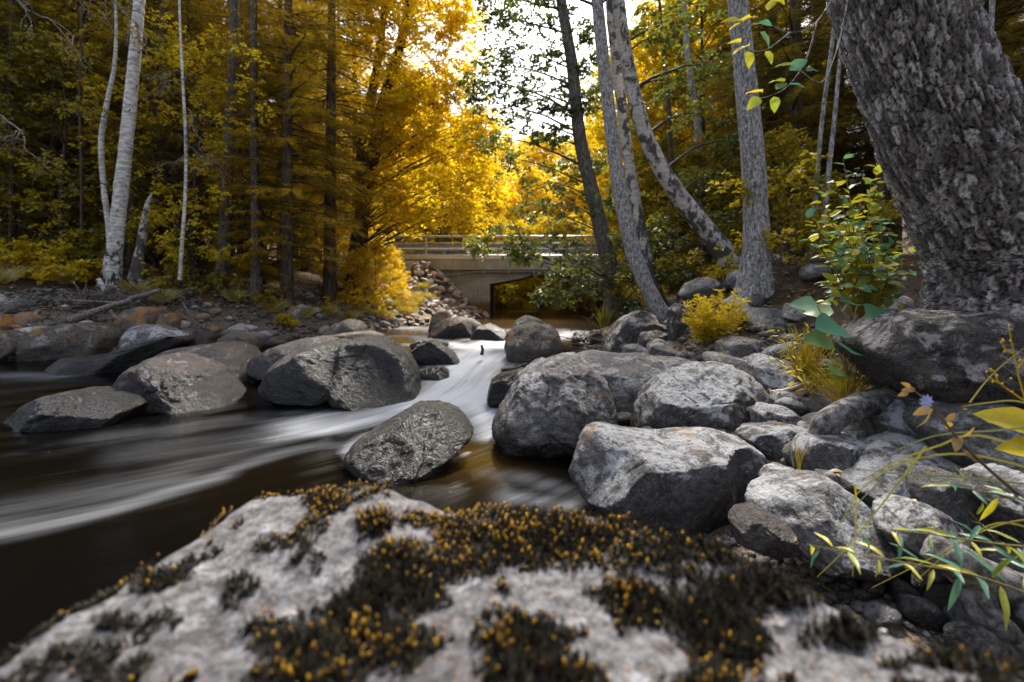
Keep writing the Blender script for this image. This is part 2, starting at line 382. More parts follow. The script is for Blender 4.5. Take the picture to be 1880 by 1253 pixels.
def plain(name, c1, c2, rough=.5, metal=0.0, scale=14):
    t = NT(name); n = t.noise(t.geo('Position'), scale, 5, .6)
    return t.done(t.bsdf(t.mix(t.ramp(n, .35, .65), c1, c2), rough, .4, t.bump(n, .2, .004), metal))
M['steel'] = plain('galvanised_steel', (.36, .37, .39), (.55, .56, .58), .42, .55)
M['pale_paint'] = plain('pale_kerb', (.62, .62, .60), (.78, .78, .77), .6)
M['pipe'] = plain('grey_pipe', (.10, .10, .10), (.20, .20, .20), .45)
M['asphalt'] = plain('asphalt', (.04, .04, .04), (.06, .06, .06), .9)
M['stem'] = plain('stem', (.14, .10, .03), (.26, .19, .05), .6)
M['stem_dark'] = plain('stem_dark', (.07, .05, .03), (.15, .11, .06), .7)
M['petal'] = plain('petal', (.33, .40, .80), (.45, .52, .86), .6)
M['moss_tip'] = leaf_mat('moss_tip', [(0.0, (.14, .065, .003)), (.5, (.36, .19, .004)), (1, (.60, .37, .01))], .35, .02)
M['moss_stem'] = leaf_mat('moss_stem', [(0.0, (.005, .005, .004)), (.6, (.011, .010, .006)), (1, (.030, .022, .008))], .15, .008)
M['shell'] = plain('pale_shell', (.60, .60, .60), (.80, .80, .78), .5)
M['seed'] = plain('dead_moss', (.16, .11, .09), (.34, .26, .22), .8, 0, 60)

# foreground rock top: lichen crusts
t = NT('mossy_slab'); v = t.geo('Position'); mo = t.attr('moss')
n1 = t.noise(v, 5, 7, .7, .4); n2 = t.noise(v, 38, 7, .75); n3 = t.noise(v, 120, 4, .7); n4 = t.noise(v, 3.1, 8, .72, .5)
c = t.mix(t.ramp(n2, .36, .64), (.050, .047, .048), (.205, .205, .22))
c = t.mix(t.math('MULTIPLY', t.ramp(n1, .54, .68), t.ramp(n2, .42, .60)), c, (.40, .40, .425))
c = t.mix(t.math('MULTIPLY', t.ramp(n1, .47, .34), .8), c, (.060, .056, .056))
c = t.mix(t.math('MULTIPLY', t.ramp(n4, .61, .66), t.ramp(n2, .32, .5)), c, (.80, .70, .60))
c = t.mix(t.math('MULTIPLY', t.ramp(n3, .57, .68), .8), c, (.36, .22, .13))
c = t.mix(t.math('MULTIPLY', t.ramp(n3, .45, .32), .85), c, (.022, .020, .018))
c = t.mix(t.ramp(t.math('ADD', mo, t.math('MULTIPLY', t.math('SUBTRACT', n2, .5), .8)), .22, .42), c, (.012, .010, .007))
M['slab'] = t.done(t.bsdf(c, .88, .3, t.bump(t.math('ADD', t.math('MULTIPLY', n2, .7), t.math('ADD', n1, t.math('MULTIPLY', n3, .3))), .9, .018)))

# ------------------------------------------------------------------ ground, water
def wz(Y): return 0.2 * sstep(4.5, 9.0, np.asarray(Y, dtype=float))

WP = np.array([(-16,-4),(-16,5.6),(-11,7.0),(-8.8,8.0),(-6.8,9.2),(-5.3,11.6),(-4.1,14.3),(-2.6,18),(-1.25,21),(-1.1,29),(-3,36),(-8,46),
               (-2,48),(3,40),(5,30),(5,21),(3.4,16),(1.75,12),(1.35,8),(1.1,5.2),(.62,3.6),(.4,2.5),(.35,1.0),(.35,-4)], dtype=float)

def poly_sdf(P, poly):
    """distance to the outline, positive outside"""
    d = np.full(len(P), 1e9); ins = np.zeros(len(P), bool)
    for a, b in zip(poly, np.roll(poly, -1, 0)):
        e = b - a; q = P - a; h = np.clip((q @ e) / (e @ e), 0, 1)
        d = np.minimum(d, np.hypot(*(q - h[:, None] * e).T))
        c = (a[1] <= P[:, 1]) != (b[1] <= P[:, 1])
        with np.errstate(divide='ignore', invalid='ignore'):
            xs = a[0] + (P[:, 1] - a[1]) / (b[1] - a[1]) * e[0]
        ins ^= c & (P[:, 0] < xs)
    return np.where(ins, -d, d)

def ground_z(X, Y, detail=True):
    X = np.atleast_1d(np.asarray(X, float)); Y = np.atleast_1d(np.asarray(Y, float))
    d = poly_sdf(np.stack([X, Y], 1), WP)
    left = X < np.interp(Y, [0, 8, 12, 20, 40], [-4, -3, -1.5, 1.5, 0])
    dl = np.maximum(d, 0)
    zl = (1.5 * (1 - np.exp(-dl / 2.8)) + .10 * np.minimum(dl, 12)) * np.clip(.35 + dl * .5, 0, 1)
    a = np.interp(Y, [0, 2, 3, 5, 7, 12], [.02, .05, .12, .26, .46, .42])
    zr = np.minimum(a * dl, 1.5) * np.clip(dl / 1.5, .25, 1) + .05 * np.minimum(dl, 16)
    z = np.where(d > 0, np.where(left, zl, zr), np.maximum(d * .55, -.7))
    z = z + wz(Y) + np.maximum(0, Y - 30) * .07 * np.clip(d / 4, 0, 1) + .32 * np.clip(d - 13, 0, 30)
    if detail:
        p = np.stack([X, Y, np.zeros_like(X)], 1)
        z = z + np.clip(.25 + d * .4, 0, 1) * (.10 * fbm(p * 1.1, 5, 4) + .22 * fbm(p * .22, 6, 2) * np.clip(d / 3, 0, 1))
    el = 2.82 - np.maximum(0, X + 4.1) * 1.05 - np.maximum(0, 21.4 - Y) * .85 - np.maximum(0, Y - 28.8) * .7
    er = 2.82 - np.maximum(0, 7.7 - X) * 1.0 - np.maximum(0, 21.4 - Y) * .85 - np.maximum(0, Y - 28.8) * .7
    e = np.where(X < 2, el, er)
    return np.where(d > -.3, np.maximum(z, e), z)

def hit(px, py):
    """distance at which the line of sight through a photo point meets the ground"""
    D = np.arange(1.2, 60, .02); z = CZ - (py - HY) / F * D
    k = np.nonzero(ground_z((px - CX) / F * D, D) > z)[0]
    return float(D[k[0]]) if len(k) else 60.0

def axis(lo, hi, dense_lo, dense_hi, fine, coarse):
    a = [lo]
    while a[-1] < hi:
        x = a[-1]; k = 0 if dense_lo <= x <= dense_hi else min(abs(x - dense_lo), abs(x - dense_hi))
        a.append(x + min(fine + k * .10, coarse))
    return np.array(a)

gx = axis(-90, 90, -13, 9, .11, 6); gy = axis(-25, 120, 0.5, 22, .11, 6)
GX, GY = np.meshgrid(gx, gy)
V = np.stack([GX.ravel(), GY.ravel(), ground_z(GX.ravel(), GY.ravel())], 1)
shore = 1 - sstep(.5, 2.6, poly_sdf(V[:, :2], WP) + .0)
def grid_faces(nx, ny):
    i = np.arange(ny - 1)[:, None] * nx + np.arange(nx - 1)[None, :]
    return np.stack([i, i + 1, i + nx + 1, i + nx], -1).reshape(-1, 4)
o = link('ground', mesh_from('ground', V, [grid_faces(len(gx), len(gy))], True, {'shore': shore}, [M['ground']]))
tag(o, 'brown forest floor and stony banks of the stream', kind='structure')

def water_pt(px, py):
    d = 8.0
    for _ in range(30): d = (CZ - float(wz(d))) * F / (py - HY)
    return np.array([(px - CX) / F * d, d])

# main thread of the current, from the bridge towards the lower left of the view
FLOW = np.array([(1.8, 46), (1.9, 30), (1.9, 22), (1.2, 14.5), (.2, 11), (-.45, 8.6), (-.75, 7.0), (-1.0, 5.9), (-1.7, 4.9), (-2.9, 3.9), (-4.6, 2.9), (-7, 1.8), (-12, .2), (-20, -2.5)])
FLOW = resample(FLOW, 160)
def flow_uv(P):
    seg = np.hypot(*np.diff(FLOW, axis=0).T); cum = np.concatenate([[0], np.cumsum(seg)])
    best = np.full(len(P), 1e9); u = np.zeros(len(P)); vv = np.zeros(len(P))
    for k in range(len(FLOW) - 1):
        e = FLOW[k + 1] - FLOW[k]; q = P - FLOW[k]; h = np.clip((q @ e) / (e @ e), 0, 1)
        r = q - h[:, None] * e; d = np.hypot(*r.T); m = d < best
        best[m] = d[m]; u[m] = cum[k] + h[m] * seg[k]; s = np.sign(e[0] * q[:, 1] - e[1] * q[:, 0]); vv[m] = (d * s)[m]
    return u, vv
wx = axis(-17, 8, -6, 2.5, .055, .6); wy = axis(-4, 49, 1.2, 12, .055, .8)
WX, WY = np.meshgrid(wx, wy); P2 = np.stack([WX.ravel(), WY.ravel()], 1)
# foam streaks traced as strokes along the stream (photo points on the water plane), width in metres
ST = [
 ([(1010,606),(960,606),(900,612),(860,622)], .9, .45), ([(1060,612),(1000,618),(940,626),(900,640),(880,660)], .85, .9),
 ([(760,602),(800,606),(830,612)], .9, .75), ([(700,620),(760,618),(800,626),(860,640)], .45, .85), ([(740,632),(790,640),(850,652)], .3, .7),
 ([(900,640),(880,665),(870,690),(865,715)], .60, .85), ([(860,655),(840,690),(830,715),(800,735)], .60, .9), ([(905,690),(890,715),(885,745),(895,775),(905,800)], .22, .9), ([(830,725),(850,745),(880,770)], .25, .6),
 ([(840,715),(780,740),(700,752),(620,765),(560,775)], .45, .46), ([(730,765),(660,775),(600,785),(560,786)], .30, .62), ([(600,785),(480,800),(380,815),(260,830)], .40, .22), ([(600,790),(560,795),(520,800)], .25, .45),
 ([(840,735),(800,745),(760,752)], .22, .7), ([(680,800),(655,815),(640,830)], .10, .7), ([(640,840),(700,860),(745,876)], .05, .7),
 ([(560,800),(430,835),(300,870),(150,905),(0,935)], .32, .22), ([(400,878),(300,905),(180,940),(60,968),(-80,990)], .15, .38), ([(320,880),(200,915),(80,945),(-60,965)], .25, .24),
 ([(500,760),(400,775),(300,790),(200,800)], .36, .24), ([(250,745),(180,760)], .3, .1), ([(0,690),(50,692),(110,692)], .35, .4), ([(0,720),(60,712),(120,705)], .4, .16),
 ([(700,830),(620,820),(540,830),(430,860)], .14, .30), ([(740,735),(640,742),(560,752)], .5, .36), ([(1040,905),(1000,890),(960,880),(900,872)], .16, .30), ([(1045,930),(1000,925),(940,915)], .14, .42), ([(760,880),(810,855),(860,832)], .03, .8),
 ([(1040,620),(1090,612)], .8, .55),
]
foam = np.zeros(len(P2))
for pts, wd, it in ST:
    L = resample(np.array([water_pt(*p) for p in pts]), 24); d = np.full(len(P2), 1e9)
    for a, b in zip(L[:-1], L[1:]):
        e = b - a; q = P2 - a; h = np.clip((q @ e) / max(e @ e, 1e-9), 0, 1); d = np.minimum(d, np.hypot(*(q - h[:, None] * e).T))
    foam = np.maximum(foam, it * np.exp(-(d / wd) ** 2)) + .25 * np.minimum(foam, it * np.exp(-(d / wd) ** 2))
u, vv = flow_uv(P2)
sh_ = poly_sdf(P2, WP)
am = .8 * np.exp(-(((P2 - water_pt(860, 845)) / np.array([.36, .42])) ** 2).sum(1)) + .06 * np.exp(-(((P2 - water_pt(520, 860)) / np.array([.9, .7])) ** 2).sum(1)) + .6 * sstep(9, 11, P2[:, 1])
q3 = np.stack([u * .45, vv * 1.9, 0 * u], 1)
zw = wz(P2[:, 1]) + .030 * fbm(q3, 3, 3) * sstep(22, 9, P2[:, 1]) + .05 * np.clip(foam, 0, 1) * sstep(4.2, 5.5, P2[:, 1]) * (fbm(np.stack([u * .9, vv * 2.2, 0 * u], 1), 8, 2) * .8)
ok = (poly_sdf(P2, WP) < 1.3)
fq = grid_faces(len(wx), len(wy)); fq = fq[ok[fq].all(1)]
use = np.unique(fq); remap = np.full(len(P2), -1); remap[use] = np.arange(len(use))
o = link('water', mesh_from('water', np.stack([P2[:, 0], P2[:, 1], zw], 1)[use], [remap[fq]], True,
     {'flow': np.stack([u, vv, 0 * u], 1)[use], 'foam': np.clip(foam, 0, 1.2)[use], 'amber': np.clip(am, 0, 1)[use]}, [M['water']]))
tag(o, 'dark brown stream with soft white rapids between boulders', kind='structure')

# ------------------------------------------------------------------ bridge
BY0, BY1 = 22.0, 28.2
br = thing('road_bridge', 'small concrete road bridge with steel railing crossing the stream', 'bridge', (1.95, BY0, 0.0))
def bpart(name, lo, hi, mat, parent=br, bevel=.0):
    m = MB(); m.box((lo[0] - 1.95, lo[1] - BY0, lo[2]), (hi[0] - 1.95, hi[1] - BY0, hi[2]), .5); return m.build(name, M[mat], parent, False)
bpart('edge_beam', (-5.2, BY0, 2.43), (9.2, BY0 + .35, 2.95), 'concrete')
bpart('kerb', (-8.5, BY0 - .03, 2.952), (12.5, BY0 + .42, 3.14), 'pale_paint')
bpart('deck', (-5.2, BY0 + .352, 2.40), (9.2, BY1 - .37, 2.92), 'concrete')
bpart('edge_beam', (-5.2, BY1 - .35, 2.43), (9.2, BY1, 2.95), 'concrete')
bpart('kerb', (-8.5, BY1 - .42, 2.952), (12.5, BY1 + .03, 3.14), 'pale_paint')
for s in (0, 1):        # abutment and its haunched girder end
    def X(x): return (x if s == 0 else 3.9 - x) - 1.95
    m = MB(); xs = sorted((X(-4.4), X(-1.08))); m.box((xs[0], .22, -.9), (xs[1], BY1 - BY0 - .2, 2.398)); m.build('abutment', M['concrete'], br, False)
    prof = [(-1.083, 1.75), (.72, 2.08), (.9, 2.20), (1.94, 2.23), (1.94, 2.396), (-1.083, 2.396)]
    n = len(prof)
    for y0, y1 in ((.24, 1.0), (BY1 - BY0 - 1.0, BY1 - BY0 - .24)):
        Vv = [(X(x), y, z) for y in (y0, y1) for x, z in prof]
        me = mesh_from('haunch', Vv, [np.array([list(range(n))[::-1]]), np.array([list(range(n, 2 * n))]), np.array([(k, (k + 1) % n, n + (k + 1) % n, n + k) for k in range(n)])], False, {'lv': np.full(2 * n, .5)}, [M['concrete']])
        link('haunch', me, br)
m = MB(); pp = [(-5.6, -.02, 2.02), (-4.9, -.02, 2.14), (-4.2, -.03, 2.27), (-3.4, -.03, 2.315), (0, -.03, 2.33), (7.5, -.03, 2.34)]
m.tube(resample(np.array(pp), 30), .055, 8); pipe = m.build('pipe', M['pipe'], br)
for x in (-4.5, -3.3, -2.1, -.9, .3, 1.5, 2.7, 3.9):
    m = MB(); z = np.interp(x, [p[0] for p in pp], [p[2] for p in pp]); m.box((x - .02, -.1, z - .07), (x + .02, .21, z + .09)); m.build('pipe_clamp', M['steel'], pipe, False)
for side, y in ((0, .06), (1, BY1 - BY0 - .06)):
    m = MB(); m.tube(np.array([(-10.5, y, 4.06), (0, y, 4.06), (10.5, y, 4.06)]), .045, 8); m.build('top_rail', M['steel'], br)
    for k in range(11):
        x = -10 + 2.0 * k - .13
        m = MB(); m.box((x - .04, y - .045, 2.9), (x + .04, y + .045, 4.05)); m.build('railing_post', M['steel'], br, False)
    yb = y + (.09 if side == 0 else -.09)
    prof = [(0, 0), (.07, .05), (.0, .12), (.0, .19), (.07, .26), (0, .31)]      # W-shaped guard rail
    Vv = []; sgn = 1 if side == 0 else -1
    for x in (-10.5, 10.5):
        Vv += [(x, yb + sgn * a, 3.36 + b) for a, b in prof] + [(x, yb + sgn * (a + .012), 3.36 + b) for a, b in prof]
    Q = []
    for k in range(5): Q += [(k, k + 1, 12 + k + 1, 12 + k), (6 + k, 18 + k, 18 + k + 1, 6 + k + 1)]
    Q += [(0, 12, 18, 6), (5, 11, 23, 17)]
    link('guard_rail', mesh_from('guard_rail', Vv, [np.array(Q)], False, None, [M['steel']]), br)
    m = MB(); m.tube(np.array([(-10.5, y, 3.74), (0, y, 3.74), (10.5, y, 3.74)]), .028, 6); m.build('middle_rail', M['steel'], br)
m = MB(); m.box((-60, BY0 + .43, 2.90), (60, BY1 - .43, 2.926)); o = m.build('road', M['asphalt'], None, False); tag(o, 'narrow asphalt road running over the bridge', kind='structure')

# ------------------------------------------------------------------ rocks
_ico = {}
def ico(sub):
    if sub not in _ico:
        bm = bmesh.new(); bmesh.ops.create_icosphere(bm, subdivisions=sub, radius=1.0)
        bm.verts.ensure_lookup_table()
        _ico[sub] = (np.array([v.co[:] for v in bm.verts]), np.array([[v.index for v in f.verts] for f in bm.faces])); bm.free()
    return _ico[sub]

ZOOM = {4: (0, 480, 3.58), 5: (440, 540, 3.58), 6: (880, 540, 2.848), 7: (1300, 540, 2.848), 0: (0, 0, 1.0), 3: (1240, 0, 2.02)}

def outline_rock(zid, pts, D, depth, seed, sub=5, rough=.05, facets=4, boxy=.72, groove=None, drop=.12, lean=.0):
    ox, oy, s = ZOOM[zid]
    q = np.array([((ox + x / s - CX) / F * D, CZ - (oy + y / s - HY) / F * D) for x, y in pts])
    c = (q.min(0) + q.max(0)) / 2
    # keep the underside going a little below what shows, so it sits in the bed
    low = q[:, 1] < c[1] - .35 * (c[1] - q[:, 1].min()); q[low, 1] -= drop * D / 5
    ang = np.linspace(-pi, pi, 361)[:-1]; R = np.zeros(360)
    for a, b in zip(q - c, np.roll(q, -1, 0) - c):
        dx, dz = np.cos(ang), np.sin(ang); e = b - a
        den = dx * e[1] - dz * e[0]; den = np.where(np.abs(den) < 1e-12, 1e-12, den)
        tt = (a[0] * e[1] - a[1] * e[0]) / den; uu = (a[0] * dz - a[1] * dx) / den
        hit = (tt > 0) & (uu >= -1e-6) & (uu <= 1 + 1e-6); R = np.where(hit, np.maximum(R, tt), R)
    R = np.where(R <= 0, R[R > 0].mean(), R)
    k = np.exp(-np.linspace(-2, 2, 11) ** 2); k /= k.sum(); R = np.convolve(np.concatenate([R[-5:], R, R[:5]]), k, 'valid')
    d, f = ico(sub)
    th = np.arctan2(d[:, 2], d[:, 0]); rr = np.hypot(d[:, 0], d[:, 2]) ** boxy
    Rt = np.interp(th, np.concatenate([ang, [pi]]), np.concatenate([R, R[:1]]))
    P = np.stack([Rt * np.cos(th) * rr, np.sign(d[:, 1]) * np.abs(d[:, 1]) ** .85 * depth, Rt * np.sin(th) * rr], 1)
    # a boulder's top leans back from the viewer: the front of the crest is lower than its outline
    size = (R.mean() + depth) / 2; rg = np.random.default_rng(seed)
    front = np.clip(-P[:, 1] / depth * 2.2 - .15, 0, 1)
    for _ in range(facets):
        n = norm(np.array([rg.normal() * .55, -abs(rg.normal()) - .35, rg.normal() * .55 + .35])); h = (P @ n).max() * rg.uniform(.66, .86)
        ex = np.maximum(P @ n - h, 0); P = P - n * (ex * .95 * front)[:, None]
    for _ in range(3):
        n = norm(rg.normal(size=3)); h = (P @ n).max() * rg.uniform(.9, .97); ex = np.maximum(P @ n - h, 0); P = P - n * (ex * .8)[:, None]
    nrm = norm(P / np.array([R.mean(), depth, R.mean()]) ** 2 * size)
    Q = P / size
    disp = rough * (.9 * fbm(Q * 1.5, seed, 3) + .85 * fbm(Q * 3.6, seed + 5, 4, .6)) + rough * .45 * (np.abs(fbm(Q * 6.5, seed + 11, 3)) - .2) + rough * .34 * fbm(Q * 15, seed + 9, 4, .7)
    f1, f2, cid, _o = worley(Q * 2.2 + 7.7 * seed, seed); disp += -rough * .6 * np.exp(-((f2 - f1) / .05) ** 2) * (cid > .5)
    if groove:
        for gx_, wd, dp in groove:
            gxx = (ox + gx_ / s - CX) / F * D - c[0]
            disp -= dp * np.exp(-((P[:, 0] + .12 * P[:, 2] - gxx + .05 * size * fbm(Q * 2, seed + 3, 2)) / wd) ** 2)
    P = P + nrm * (disp * size)[:, None]
    P[:, 1] += lean * P[:, 2]
    return P, f, np.array([c[0], D, c[1]])

def boulder(zid, pts, D, depth, mat, label, sub=5, rough=.06, facets=4, boxy=.72, groove=None, drop=.06, lean=.25, seed=None, name='boulder', cat='boulder', group=None, attrs=None):
    if group == 'boulders on the left shore':
        ox, oy, s = ZOOM[zid]; D = min(D, hit(ox + np.mean([p[0] for p in pts]) / s, oy + max(p[1] for p in pts) / s) + depth * .4)
    seed = seed if seed is not None else int(abs(pts[0][0] * 7 + pts[0][1] * 3 + D * 100)) % 9973
    P, f, c = outline_rock(zid, pts, D, depth, seed, sub, rough, facets, boxy, groove, drop, lean)
    zb = P[:, 2].min(); P[:, 2] -= zb
    o = link(name, mesh_from(name, P, [f], True, None, [M[mat]]), None, c + np.array([0, 0, zb]))
    return tag(o, label, cat, group)

B = boulder
GS = 'boulders standing in the stream'; GL = 'boulders on the left shore'; GR = 'boulders heaped on the right bank'
# left, in and at the water
B(4, [(90,1015),(180,940),(330,880),(440,862),(560,860),(720,875),(830,905),(895,950),(880,1010),(800,1070),(650,1090),(400,1080),(200,1060)], 4.95, .5, 'rock_wet', 'low flat wet boulder alone in dark water at far left front', group=GS, lean=.5)
B(4, [(730,860),(830,780),(930,700),(1000,650),(1080,625),(1200,660),(1290,710),(1360,780),(1480,850),(1580,920),(1690,985),(1600,1000),(1300,975),(900,965),(780,910)], 5.7, .75, 'rock_red', 'pointed reddish grey boulder sloping down to the right in the left water', group=GS, rough=.09, facets=6, boxy=.85, lean=.35)
B(4, [(1040,640),(1080,590),(1200,565),(1400,545),(1560,580),(1640,650),(1720,770),(1735,800),(1500,800),(1300,760),(1100,720)], 7.0, .8, 'rock_red', 'broad flat topped reddish boulder behind the pointed one', group=GS, lean=.8, rough=.05)
B(4, [(355,770),(370,690),(450,625),(560,615),(700,635),(830,590),(930,530),(1100,500),(1205,490),(1205,550),(1050,620),(930,700),(800,750),(600,775)], 7.6, .6, 'rock_wet', 'long smooth dark wet boulder at the left waterline', group=GS, rough=.05, lean=.4)
B(4, [(835,480),(860,430),(930,415),(1050,440),(1180,480),(1210,540),(1100,600),(900,580)], 8.2, .5, 'rock_lichen', 'pale boulder with orange moss cap on the left shore', sub=4, group=GL)
B(4, [(175,590),(240,510),(330,430),(450,408),(560,405),(660,440),(710,500),(705,590),(650,635),(480,650),(330,645),(200,620)], 8.9, .75, 'rock_brown', 'large rounded brown boulder behind the left waterline', group=GL, rough=.05)
B(4, [(-60,500),(0,455),(80,480),(150,540),(170,590),(120,630),(0,660),(-60,650)], 9.3, .5, 'rock_brown', 'brown boulder cut by the left edge of the view', sub=4, group=GL)
B(4, [(95,660),(150,620),(250,615),(340,650),(345,690),(200,720),(100,710)], 8.3, .35, 'rock_wet', 'small dark wet boulder below the large rounded brown one', sub=4, group=GS)
B(4, [(10,650),(50,605),(110,620),(100,690),(30,715)], 8.5, .22, 'rock_wet', 'smallest dark wet stone near the left edge waterline', sub=4, group=GS)
B(4, [(815,360),(850,310),(950,295),(1030,320),(1045,380),(1040,440),(850,440)], 9.9, .55, 'rock_orange', 'squarish boulder streaked with orange beside the driftwood', sub=4, group=GL)
B(4, [(1045,400),(1070,350),(1120,342),(1165,390),(1160,445),(1060,445)], 9.9, .3, 'rock_orange', 'small ochre boulder right of the orange streaked one', sub=4, group=GL)
B(4, [(110,370),(160,332),(230,345),(290,380),(280,410),(170,412),(115,400)], 10.0, .3, 'rock_orange', 'bright orange topped stone left of the driftwood', sub=4, group=GL)
B(4, [(355,410),(390,365),(440,352),(465,380),(462,415),(400,428)], 9.9, .2, 'rock_orange', 'small orange stone under the long driftwood pole', sub=4, group=GL)
B(4, [(222,440),(245,405),(310,395),(345,410),(335,445),(260,462)], 9.6, .2, 'rock_brown', 'small dark flat stone above the large rounded brown boulder', sub=4, group=GL)
B(4, [(45,300),(70,265),(130,248),(185,285),(180,310),(80,328)], 10.6, .3, 'rock_grey', 'light grey angular stone high on the left shore', sub=4, group=GL)
B(4, [(-40,400),(0,350),(50,352),(100,420),(105,455),(0,465)], 9.9, .35, 'rock_orange', 'orange lichened stone at the left edge of the shore', sub=4, group=GL)
B(4, [(85,500),(130,440),(210,428),(290,460),(270,530),(170,560),(100,545)], 9.3, .35, 'rock_pale', 'pale pinkish stone behind the large rounded brown boulder', sub=4, group=GL)
B(4, [(1430,540),(1480,480),(1560,455),(1650,500),(1690,570),(1670,625),(1540,600)], 8.7, .4, 'rock_brown', 'ochre spotted boulder behind the broad flat reddish one', sub=4, group=GL)
B(4, [(1600,500),(1640,462),(1750,455),(1810,475),(1780,525),(1650,540)], 9.6, .4, 'rock_grey', 'bluish grey flat stone on the gravel edge', sub=4, group=GL, lean=.6)
B(4, [(1720,555),(1760,505),(1840,485),(1900,500),(1900,560),(1800,580)], 8.9, .3, 'rock_red', 'brownish red stone beside a trickle of white water', sub=4, group=GL)
B(4, [(1205,520),(1240,460),(1330,445),(1410,490),(1400,545),(1250,555)], 9.0, .3, 'rock_red', 'low pinkish stone right of the orange capped boulder', sub=4, group=GL)
# centre
B(5, [(220,560),(250,460),(330,400),(450,350),(600,305),(760,290),(900,295),(1010,340),(1100,410),(1160,500),(1190,600),(1203,690),(1050,690),(850,670),(650,640),(450,650),(300,620)], 6.0, .85, 'rock_wet', 'largest wet black boulder with a groove down its face in mid stream', sub=6, group=GS, rough=.05, facets=3, boxy=.66, groove=[(690, .07, .11), (1040, .05, .04)], lean=.35)
B(5, [(85,430),(250,340),(400,300),(490,285),(600,300),(560,400),(400,480),(260,560),(220,600),(150,595),(110,500)], 6.9, .6, 'rock_red', 'long reddish boulder leaning behind the largest wet boulder', group=GS, lean=.5)
B(5, [(470,310),(560,275),(700,262),(830,246),(930,262),(948,300),(800,340),(550,360)], 7.8, .45, 'rock_brown', 'low slab peeping over the top of the largest wet boulder', sub=4, group=GS, lean=.6)
B(5, [(540,270),(620,210),(720,166),(780,180),(828,235),(800,275),(650,285)], 9.4, .6, 'rock_brown', 'grey ochre humped boulder at the far left gravel edge', sub=4, group=GL)
B(5, [(1110,390),(1180,335),(1260,306),(1330,345),(1410,390),(1462,445),(1300,475),(1120,465)], 7.9, .45, 'rock_wet', 'dark ridged boulder parting the white water', group=GS, boxy=.85, rough=.08, facets=6)
B(5, [(1115,330),(1180,303),(1260,296),(1340,310),(1390,330),(1300,350),(1150,350)], 9.0, .35, 'rock_wet', 'low dark rock awash behind the ridged boulder', sub=4, group=GS)
B(5, [(1178,505),(1260,478),(1330,473),(1375,505),(1382,578),(1250,588),(1190,570)], 6.8, .22, 'rock_wet', 'small square wet block in the white water', sub=4, group=GS, boxy=.55)
B(5, [(715,1040),(780,960),(900,880),(1020,820),(1130,760),(1250,745),(1370,770),(1460,820),(1545,940),(1490,985),(1420,1030),(1340,1090),(1200,1160),(1060,1215),(960,1200),(850,1130)], 3.75, .42, 'rock_wet', 'black wrinkled wedge boulder in the pool at the centre front', sub=6, group=GS, rough=.05, facets=3, lean=.55, boxy=.8)
B(5, [(1238,265),(1260,215),(1330,170),(1430,150),(1530,165),(1600,205),(1570,265),(1400,280)], 12.2, .7, 'rock_brown', 'broad upstream boulder in front of the bridge pier', sub=4, group=GS)
B(5, [(1245,230),(1265,150),(1310,113),(1370,125),(1390,160),(1340,230)], 13.2, .5, 'rock_brown', 'rounded brown boulder behind the broad upstream one', sub=4, group=GS)
B(5, [(1500,275),(1560,215),(1640,195),(1720,225),(1778,262),(1740,300),(1600,298)], 11.6, .6, 'rock_wet', 'dark low boulder right of the broad upstream one', sub=4, group=GS)
# right of the channel
B(6, [(133,270),(145,200),(190,168),(300,152),(370,165),(412,200),(437,290),(442,335),(390,350),(300,352),(210,370),(145,345)], 8.2, .5, 'rock_brown', 'upright round brown boulder at the head of the white water', group=GS, boxy=.62)
B(6, [(165,190),(190,140),(240,112),(310,130),(368,165),(340,240),(200,240)], 8.9, .45, 'rock_wet', 'dark boulder cap showing over the upright round one', sub=4, group=GS)
B(6, [(65,655),(110,590),(160,520),(210,430),(300,370),(420,335),(510,323),(590,385),(660,460),(697,560),(708,690),(640,745),(500,770),(300,768),(120,755),(90,700)], 4.35, .6, 'rock_grey', 'big domed grey boulder with orange moss on its right shoulder', sub=6, group=GS, rough=.06, facets=4, boxy=.7, lean=.35)
B(6, [(36,525),(60,455),(120,418),(200,393),(280,400),(260,520),(150,560),(60,552)], 5.6, .4, 'rock_wet', 'dark wet boulder tucked behind the left of the domed grey one', group=GS)
B(6, [(480,345),(600,312),(760,330),(960,340),(1100,350),(1195,382),(1150,460),(1000,520),(900,580),(810,620),(720,625),(640,560),(560,420)], 5.5, .6, 'rock_grey', 'long pale ridge boulder behind the domed grey one', group=GR, lean=.7, rough=.05)
B(6, [(788,690),(830,600),(900,510),(1000,460),(1100,410),(1200,376),(1330,385),(1440,430),(1510,520),(1545,600),(1530,690),(1450,740),(1350,755),(1200,760),(1000,765),(850,745)], 4.3, .6, 'rock_lichen', 'wide lichen whitened boulder above the white streaked block', sub=6, group=GR, rough=.07, facets=6, lean=.55)
B(6, [(480,955),(500,890),(540,800),(580,733),(650,723),(780,750),(960,763),(1150,745),(1300,753),(1420,785),(1500,850),(1495,960),(1430,1060),(1330,1160),(1230,1230),(1080,1235),(900,1190),(700,1120),(560,1050),(500,1000)], 2.85, .42, 'rock_lichen', 'big block boulder with a white streaked crest behind the mossy slab', sub=6, group=GR, rough=.045, facets=5, boxy=.58, lean=.30)
B(7, [(30,340),(80,258),(180,223),(270,245),(350,300),(368,350),(250,372),(80,368)], 5.6, .45, 'rock_grey', 'flat grey boulder carrying a fallen leaf below the yellow bush', group=GR, lean=.8)
B(7, [(203,425),(240,350),(320,323),(430,350),(510,420),(542,475),(480,500),(330,510),(230,470)], 4.7, .4, 'rock_lichen', 'rough pitted boulder left of the grass tuft', group=GR, lean=.5, rough=.09)
